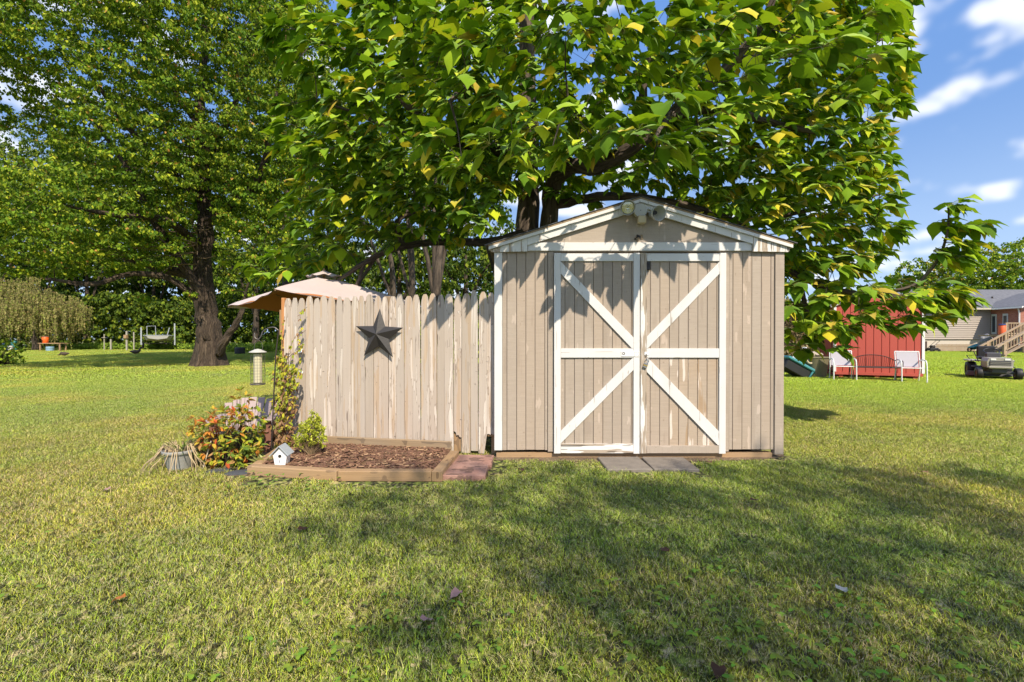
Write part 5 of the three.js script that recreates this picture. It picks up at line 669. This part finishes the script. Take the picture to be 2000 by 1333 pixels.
{
  const D = 39, dk = thing('wooden_deck', 'raised grey wooden deck with railing in front of the brick bay', 'deck', [X(1946, D), 0, -D]); part('floor', cbox(8, 0.12, 2.2, [4, 1.45, -0.4]), greyWood, dk); part('top_rail', cbox(8, 0.09, 0.12, [4, 2.48, 0.7]), greyWood, dk); part('bottom_rail', cbox(8, 0.08, 0.06, [4, 1.62, 0.7]), greyWood, dk); for (let i = 0; i < 5; i++) part('post', cbox(0.14, 2.5, 0.14, [0.08 + i * 1.5, 1.25, 0.7]), greyWood, dk); for (let i = 1; i < 36; i++) if (i % 7) part('baluster', cbox(0.05, 0.84, 0.05, [0.08 + i * 0.214, 2.05, 0.7]), greyWood, dk);
  const d2 = 30.3, st = thing('deck_stairs', 'grey wooden stairs with slanted handrail descending beside the mower', 'stairs', [X(1963, d2), 0, -d2]); const sl = 0.53, yr = (x) => 0.95 + x * sl; for (const z of [0, -1.1]) { part('handrail', bar(V(-0.55, yr(-0.55), z + 0.02), V(3.6, yr(3.6), z + 0.02), 0.12, 0.1), greyWood, st); part('stringer', bar(V(-0.1, 0.12, z), V(3.6, 0.12 + 3.7 * sl, z), 0.25, 0.06), greyWood, st); part('post', cbox(0.2, 1.0, 0.13, [0, 0.5, z]), greyWood, st); part('lower_rail', bar(V(0, 0.42, z + 0.03), V(3.6, 0.42 + 3.6 * sl, z + 0.03), 0.07, 0.05), greyWood, st); for (let i = 1; i < 18; i++) part('baluster', bar(V(i * 0.2, 0.42 + i * 0.2 * sl, z), V(i * 0.2, yr(i * 0.2) - 0.03, z), 0.05, 0.05), greyWood, st); } for (let i = 0; i < 11; i++) part('tread', cbox(0.3, 0.04, 1.05, [0.1 + i * 0.33, 0.17 + i * 0.175, -0.55]), greyWood, st);
  const ck = thing('water_cooler', 'small orange drink cooler standing on the deck railing side', 'cooler', [X(1963, 38), 1.52, -38.2]); part('body', lathe([[0.001, 0], [0.2, 0], [0.22, 0.05], [0.22, 0.75], [0.001, 0.76]], 18), std({ color: rgb(0.75, 0.12, 0.03), roughness: 0.5 }), ck); part('lid', lathe([[0.001, 0.9], [0.2, 0.88], [0.23, 0.77], [0.001, 0.77]], 18), std({ color: rgb(0.05, 0.06, 0.2) }), ck);
  const pf = thing('picket_border', 'low white picket border along the house foundation', 'fence', [X(1830, 43), 0, -43]); for (let i = 0; i < 34; i++) part('picket', cbox(0.07, 0.66 + 0.02 * (i % 3), 0.025, [i * 0.108, 0.33, 0]), greyWood, pf); part('rail', cbox(3.7, 0.06, 0.03, [1.8, 0.45, -0.03]), greyWood, pf);
  const tp = thing('tarp_heap', 'grey tarpaulin heap leaning beside the deck', 'tarp', [X(1927, 41), 0, -41]); const tg = new THREE.IcosahedronGeometry(1, 4), p = tg.attributes.position; for (let i = 0; i < p.count; i++) { const a = p.getX(i), b = p.getY(i), c = p.getZ(i), k = 0.75 + 0.5 * vn(a * 3 + 9, b * 3 + c * 2, 1e9, 1e9, 7); p.setXYZ(i, a * 0.55 * k, Math.max(0, 0.7 + b * 0.8 * k), c * 0.5 * k); } tg.computeVertexNormals(); part('sheet', tg, std({ color: rgb(0.22, 0.22, 0.23), roughness: 0.6 }), tp);
  const wb = thing('wheelbarrow', 'teal wheelbarrow tipped by the house foundation', 'wheelbarrow', [X(1905, 41.5), 0, -41.5]); const tray = new THREE.CylinderGeometry(0.5, 0.25, 0.3, 4, 1); tray.rotateY(0.78); tray.scale(1.2, 1, 0.8); tray.rotateZ(0.4); tray.translate(0, 0.42, 0); part('tray', boxUV(tray.toNonIndexed()), std({ color: rgb(0.03, 0.2, 0.22) }), wb); part('wheel', new THREE.TorusGeometry(0.16, 0.05, 8, 16).translate(-0.5, 0.2, 0), M.black, wb); for (const s of [-1, 1]) part('handle', tube([V(-0.5, 0.2, s * 0.1), V(0.2, 0.3, s * 0.22), V(0.9, 0.55, s * 0.3)], 0.025, 6), M.iron, wb);
  const pm = thing('push_mower', 'dark push mower by the house foundation', 'mower', [X(1822, 42), 0, -42]); part('deck', cbox(0.8, 0.25, 0.5, [0, 0.22, 0], 0.06), M.black, pm); part('engine', cbox(0.35, 0.25, 0.35, [0, 0.45, 0], 0.06), M.iron, pm); part('handle', tube([V(-0.3, 0.3, 0.2), V(0.5, 1.0, 0.2), V(0.5, 1.0, -0.2), V(-0.3, 0.3, -0.2)], 0.02, 6), M.iron, pm); for (const [a, z] of [[-0.35, 0.28], [0.35, 0.28], [-0.35, -0.28], [0.35, -0.28]]) { const w = new THREE.CylinderGeometry(0.12, 0.12, 0.05, 14); w.rotateX(Math.PI / 2); w.translate(a, 0.12, z); part('wheel', w, M.black, pm); }
}
{ // riding mower, nose to the camera
  const d = 14.2, m = thing('riding_mower', 'worn grey riding lawn mower parked on the grass', 'riding mower', [X(1946, d), 0, -d], -0.6), gh = std({ color: rgb(0.36, 0.34, 0.28), roughness: 0.45 }), dg = std({ color: rgb(0.06, 0.06, 0.065), roughness: 0.5 });
  const hood = prism([[-0.27, 0.36], [0.27, 0.36], [0.28, 0.55], [0.23, 0.66], [-0.23, 0.66], [-0.28, 0.55]], 0.75, -0.3); part('hood', hood, gh, m); const gr = part('grille', cbox(0.46, 0.19, 0.03, [0, 0.48, 0.455], 0.01), dg, m); for (let i = 0; i < 3; i++) part('grille_slat', cbox(0.44, 0.012, 0.012, [0, 0.43 + i * 0.05, 0.474], 0.003), gh, gr); part('bumper', cbox(0.52, 0.07, 0.06, [0, 0.375, 0.47], 0.02), gh, m);
  for (const s of [-1, 1]) part('headlight', cbox(0.12, 0.055, 0.02, [s * 0.15, 0.61, 0.455], 0.012), M.plainWhite, m);
  part('front_axle', cbox(0.74, 0.07, 0.08, [0, 0.2, 0.25], 0.01), dg, m); part('chassis', cbox(0.34, 0.14, 1.5, [0, 0.27, -0.35], 0.01), dg, m);
  for (const [sx2, z, r, w] of [[-0.42, 0.25, 0.18, 0.15], [0.42, 0.25, 0.18, 0.15], [-0.4, -0.85, 0.25, 0.22], [0.4, -0.85, 0.25, 0.22]]) { const t = lathe([[r * 0.5, -w / 2], [r * 0.92, -w / 2], [r, -w * 0.3], [r, w * 0.3], [r * 0.92, w / 2], [r * 0.5, w / 2]], 22); t.rotateZ(Math.PI / 2); t.translate(sx2, r, z); const wm = part('wheel', t, M.black, m); const rim = new THREE.CylinderGeometry(r * 0.5, r * 0.5, w * 0.8, 16); rim.rotateZ(Math.PI / 2); rim.translate(sx2, r, z); part('rim', rim, std({ color: rgb(0.3, 0.17, 0.08), roughness: 0.7 }), wm); }
  const deck = new THREE.CylinderGeometry(0.56, 0.6, 0.13, 24); deck.scale(1.05, 1, 0.62); deck.translate(0, 0.15, -0.3); part('mower_deck', boxUV(deck.toNonIndexed()), dg, m); part('discharge_chute', cbox(0.3, 0.1, 0.3, [0.66, 0.14, -0.25], 0.02), M.black, m);
  for (const s of [-1, 1]) part('fender', cbox(0.3, 0.05, 0.62, [s * 0.38, 0.54, -0.82], 0.02), gh, m); part('footrest', cbox(0.9, 0.04, 0.4, [0, 0.36, -0.35], 0.01), dg, m); part('dash', cbox(0.36, 0.18, 0.14, [0, 0.72, -0.32], 0.04), dg, m); part('steering_column', tube([V(0, 0.7, -0.35), V(0, 0.82, -0.46)], 0.025, 8), M.black, m); const sw = new THREE.TorusGeometry(0.18, 0.016, 8, 26); sw.rotateX(-1.05); sw.translate(0, 0.84, -0.47); part('steering_wheel', sw, M.black, m);
  part('seat', [cbox(0.46, 0.1, 0.42, [0, 0.62, -0.9], 0.04), cbox(0.44, 0.36, 0.1, [0, 0.82, -1.1], 0.04)], M.black, m); part('lever', tube([V(-0.3, 0.5, -0.4), V(-0.4, 0.84, -0.5)], 0.013, 6), M.black, m); part('lever', tube([V(-0.42, 0.5, -0.7), V(-0.52, 0.7, -0.75)], 0.012, 6), M.black, m);
}

// ================================================================ LEFT: THINGS AT THE FAR LAWN EDGE
{
  const D = 49, bt = thing('boat', 'small pale aluminium boat on a trailer at the wood edge', 'boat', [X(309, D), 0.14, -D], 0.62), hull = std({ color: rgb(0.38, 0.38, 0.35), roughness: 0.5, metalness: 0.3, side: THREE.DoubleSide });
  const sec = (z, w, y0, y1) => [[-w, y1], [-w * 0.8, y0 + 0.12], [0, y0], [w * 0.8, y0 + 0.12], [w, y1]].map(([a, b]) => V(a, b, z)), S = [sec(1.9, 0.95, 0.95, 1.35), sec(1.2, 1.2, 0.75, 1.33), sec(-0.5, 1.3, 0.7, 1.3), sec(-2.4, 1.25, 0.72, 1.28)], pos = [], idx = []; S.forEach((s) => s.forEach((v) => pos.push(v.x, v.y, v.z))); for (let i = 0; i < 3; i++) for (let k = 0; k < 4; k++) { const a = i * 5 + k, b = a + 5; idx.push(a, b, a + 1, a + 1, b, b + 1); } for (let k = 1; k < 4; k++) { idx.push(0, k, k + 1, 15, 15 + k + 1, 15 + k); } const g = new THREE.BufferGeometry(); g.setAttribute('position', new THREE.Float32BufferAttribute(pos, 3)); g.setIndex(idx); part('hull', boxUV(g), hull, bt); { const q = bt.children[0].geometry; q.computeVertexNormals(); }
  part('gunwale', tube([V(-1.25, 1.29, -2.4), V(-1.3, 1.31, -0.5), V(-1.2, 1.34, 1.2), V(-0.95, 1.37, 1.9), V(0.95, 1.37, 1.9), V(1.2, 1.34, 1.2), V(1.3, 1.31, -0.5), V(1.25, 1.29, -2.4)], 0.04, 6), M.greyRoof, bt); part('rail_frame', tube([V(-1.0, 1.3, -1), V(-1.0, 2.35, -1), V(-0.3, 2.4, -1), V(-0.25, 1.3, -1)], 0.045, 6), M.greyRoof, bt); part('windscreen_post', tube([V(0.75, 1.35, 0.4), V(0.95, 2.2, 0.2)], 0.045, 6), M.greyRoof, bt);
  part('trailer_frame', [cbox(2.2, 0.1, 0.1, [0, 0.55, 0.8]), cbox(0.1, 0.1, 4, [-0.7, 0.5, -0.3]), cbox(0.1, 0.1, 4, [0.7, 0.5, -0.3])], M.iron, bt); for (const s of [-1, 1]) { const w = new THREE.CylinderGeometry(0.33, 0.33, 0.2, 18); w.rotateZ(Math.PI / 2); w.translate(s * 1.3, 0.33, -0.3); part('wheel', w, M.black, bt); } part('guide_post', cbox(0.12, 1.8, 0.12, [-1.4, 1.3, 0.6]), M.greyRoof, bt); part('guide_post', cbox(0.12, 2.3, 0.12, [1.4, 1.5, 0.6]), M.greyRoof, bt);
  const pale = std({ color: rgb(0.36, 0.34, 0.28) }); const post = (px, y0, y1, d, w, label, kind, cross) => { const q = thing(kind, label, 'post', [X(px, d), 0, -d]); part('post', cbox(w, Yh(y1, d), w, [0, Yh(y1, d) / 2, 0], 0.01), pale, q); if (cross === 1) part('cross_bar', cbox(w * 5, w * 0.8, w, [0, Yh(y1 + 7, d), w], 0.01), pale, q); if (cross === 2) part('box', cbox(w * 2.2, 0.35, w * 2, [0, Yh(y1 + 11, d), w * 0.8], 0.01), M.timber, q); };
  post(247, 683, 647, 46, 0.13, 'pale wooden post with a small box on it at the lawn edge', 'wooden_post', 2); post(261, 680, 649, 49, 0.1, 'plain white post between boxed post and boat', 'wooden_post'); post(203, 680, 653, 49, 0.08, 'leaning white post with a cross bar by the weeds', 'wooden_post', 1); post(216, 682, 663, 48, 0.12, 'short grey stub post by the weeds', 'wooden_post');
  const tb = thing('work_table', 'low wooden table carrying the orange cooler under the willow', 'table', [X(103, 45), 0, -45]); part('top', cbox(2.2, 0.08, 0.8, [0, 0.72, 0]), M.timber, tb); for (const s of [-1, 1]) for (const z of [-0.3, 0.3]) part('leg', cbox(0.1, 0.7, 0.1, [s * 0.95, 0.34, z]), M.timber, tb);
  const oc = thing('orange_cooler', 'bright orange water cooler standing on the low table', 'cooler', [X(88, 45), 0.765, -45]); part('body', lathe([[0.001, 0], [0.22, 0], [0.27, 0.56], [0.001, 0.57]], 18), std({ color: rgb(0.8, 0.13, 0.015), roughness: 0.5 }), oc); part('lid', lathe([[0.001, 0.66], [0.27, 0.64], [0.285, 0.575], [0.001, 0.575]], 18), std({ color: rgb(0.25, 0.12, 0.08) }), oc); part('spigot', cbox(0.06, 0.09, 0.08, [0, 0.2, 0.27], 0.01), M.black, oc);
  const drum = (px, d, r, h, col, label) => { const q = thing('plastic_drum', label, 'barrel', [X(px, d), 0, -d]); part('body', lathe([[0.001, 0], [r * 0.92, 0], [r, h * 0.1], [r, h * 0.9], [r * 0.9, h], [r * 0.8, h * 0.97], [0.001, h * 0.97]], 18), std({ color: rgb(...col), roughness: 0.45 }), q); part('hoop', new THREE.TorusGeometry(r, 0.02, 6, 20).rotateX(Math.PI / 2).translate(0, h * 0.66, 0), std({ color: rgb(...col.map((k) => k * 0.8)) }), q); };
  drum(27.5, 47, 0.27, 0.95, [0.05, 0.27, 0.29], 'teal plastic drum beside the round shrub'); drum(97, 44, 0.3, 0.42, [0.22, 0.36, 0.45], 'pale blue tub under the low table'); drum(10, 47.5, 0.25, 0.7, [0.06, 0.12, 0.24], 'dark blue drum beside the teal drum'); drum(20, 46.5, 0.2, 0.45, [0.6, 0.6, 0.58], 'white bucket between the two drums'); drum(468, 36, 0.36, 0.52, [0.018, 0.018, 0.02], 'black nursery tub in the shade beyond the maple');
  const duck = (px, d, turn, s, label, up) => { const q = thing('duck', label, 'bird', [X(px, d), 0, -d], turn); const pts = [V(-0.34, 0.2, 0), V(-0.24, 0.19, 0), V(-0.08, 0.17, 0), V(0.08, 0.18, 0), V(0.17, 0.24, 0), V(0.21, up * 0.6 + 0.12, 0), V(0.23, up, 0), V(0.28, up + 0.01, 0), V(0.34, up - 0.01, 0), V(0.39, up - 0.015, 0)].map((v) => v.multiplyScalar(s)); part('body', tube(pts, [0.01, 0.06, 0.12, 0.115, 0.075, 0.04, 0.042, 0.045, 0.02, 0.008].map((k) => k * s), 12), std({ color: rgb(0.07, 0.05, 0.035), roughness: 0.9 }), q); for (const z of [-1, 1]) part('leg', tube([V(0, 0, z * 0.04), V(-0.01, 0.1, z * 0.04)].map((v) => v.multiplyScalar(s)), 0.01 * s, 5), std({ color: rgb(0.3, 0.15, 0.04) }), q); };
  duck(124, 31.5, Math.PI + 0.2, 1.0, 'brown duck feeding head down on the sunny lawn', 0.1); duck(265, 34.5, 0.3, 1.25, 'dark duck with raised head in the maple shade', 0.42);
}
{ // fallen leaves on the near lawn
  const spots = [[1018, 925, 0, 'curled dark brown leaf fallen before the shed corner and red pavers'], [583, 1049, 0, 'rust brown leaf fallen on the sunny lawn before the bed'], [237, 1186, 1, 'orange leaf fallen on the open sunny lawn'], [825, 1232, 2, 'faded pink leaf fallen at the edge of the lawn shadow'], [1303, 1092, 0, 'brown curled leaf fallen in the middle of the lawn shadow'], [1470, 988, 0, 'dark brown leaf fallen in the shadow before the shed'], [1812, 932, 3, 'tan leaf fallen on the sunny grass between shed and mower'], [211, 965, 2, 'pale pink leaf on the lawn near the flower pot'], [1648, 1172, 4, 'white papery leaf fallen in the shaded lawn'], [1408, 1325, 0, 'dark leaf lying among clover in the shaded grass'], [1390, 912, 3, 'tan leaf beside the stepping slabs'], [897, 1172, 2, 'small mauve leaf on the lawn at the shadow fringe']];
  const cols = [[0.09, 0.045, 0.025], [0.5, 0.17, 0.03], [0.45, 0.27, 0.25], [0.36, 0.22, 0.11], [0.6, 0.58, 0.52]]; for (const [px, py, c, label] of spots) { const d = EYE * FOC / (py - 660), g = template(HEART, 0.5 * R(), 0.3, 0.2); g.scale(0.065, 0.065, 0.065); const m = solo('fallen_leaf', label, 'leaf', g, leafMat(cols[c], 0), [X(px, d), 0.038, -d], R() * 6.28); m.rotation.x = gauss() * 0.3; }
  // clover and plantain in the turf
  const lt = template([[0, 0.1], [0.25, 0.36], [0.6, 0.4], [0.9, 0.22], [1, 0.02]], 0.3, 0.2), pts = []; const patch = (cx, cz, r, n) => { for (let i = 0; i < n; i++) { const a = R() * 6.28, q = Math.sqrt(R()) * r; pts.push([cx + Math.cos(a) * q, cz + Math.sin(a) * q]); } };
  for (const [px, py, r, n] of [[720, 1290, 0.35, 70], [830, 1270, 0.3, 90], [1130, 1300, 0.4, 60], [1330, 1220, 0.35, 90], [1460, 1250, 0.4, 110], [1520, 1200, 0.35, 80], [1700, 1280, 0.45, 120], [1900, 1240, 0.5, 130], [1620, 1310, 0.35, 80], [540, 955, 0.3, 120], [480, 945, 0.2, 70], [620, 950, 0.2, 50], [560, 1290, 0.3, 40], [1850, 1320, 0.4, 90], [1980, 1180, 0.4, 70], [130, 1090, 0.4, 60]]) { const d = EYE * FOC / (py - 660); patch(X(px, d), -d, r * 1.3, n * 0.3); }
  const im = new THREE.InstancedMesh(lt, leafMat([0.18, 0.29, 0.03], 0.03), pts.length * 3), c = new THREE.Color(); let i = 0; for (const [x, z] of pts) { const y = 0.03 + 0.03 * R(), a0 = R() * 6.28, s = rr(0.013, 0.026); for (let k = 0; k < 3; k++) { const a = a0 + k * 2.094; im.setMatrixAt(i, leafMatrix(V(x, y, z), V(Math.cos(a), 0.15 + gauss() * 0.2, Math.sin(a)), s, gauss() * 0.3)); im.setColorAt(i++, c.setRGB(0.8 + 0.6 * R(), 0.8 + 0.5 * R(), 1)); } }
  im.name = 'clover'; im.castShadow = im.receiveShadow = true; im.userData = { kind: 'stuff', label: 'patches of clover and broad leaved weeds in the lawn', category: 'weeds' }; scene.add(im);
}
renderer.render(scene, camera);
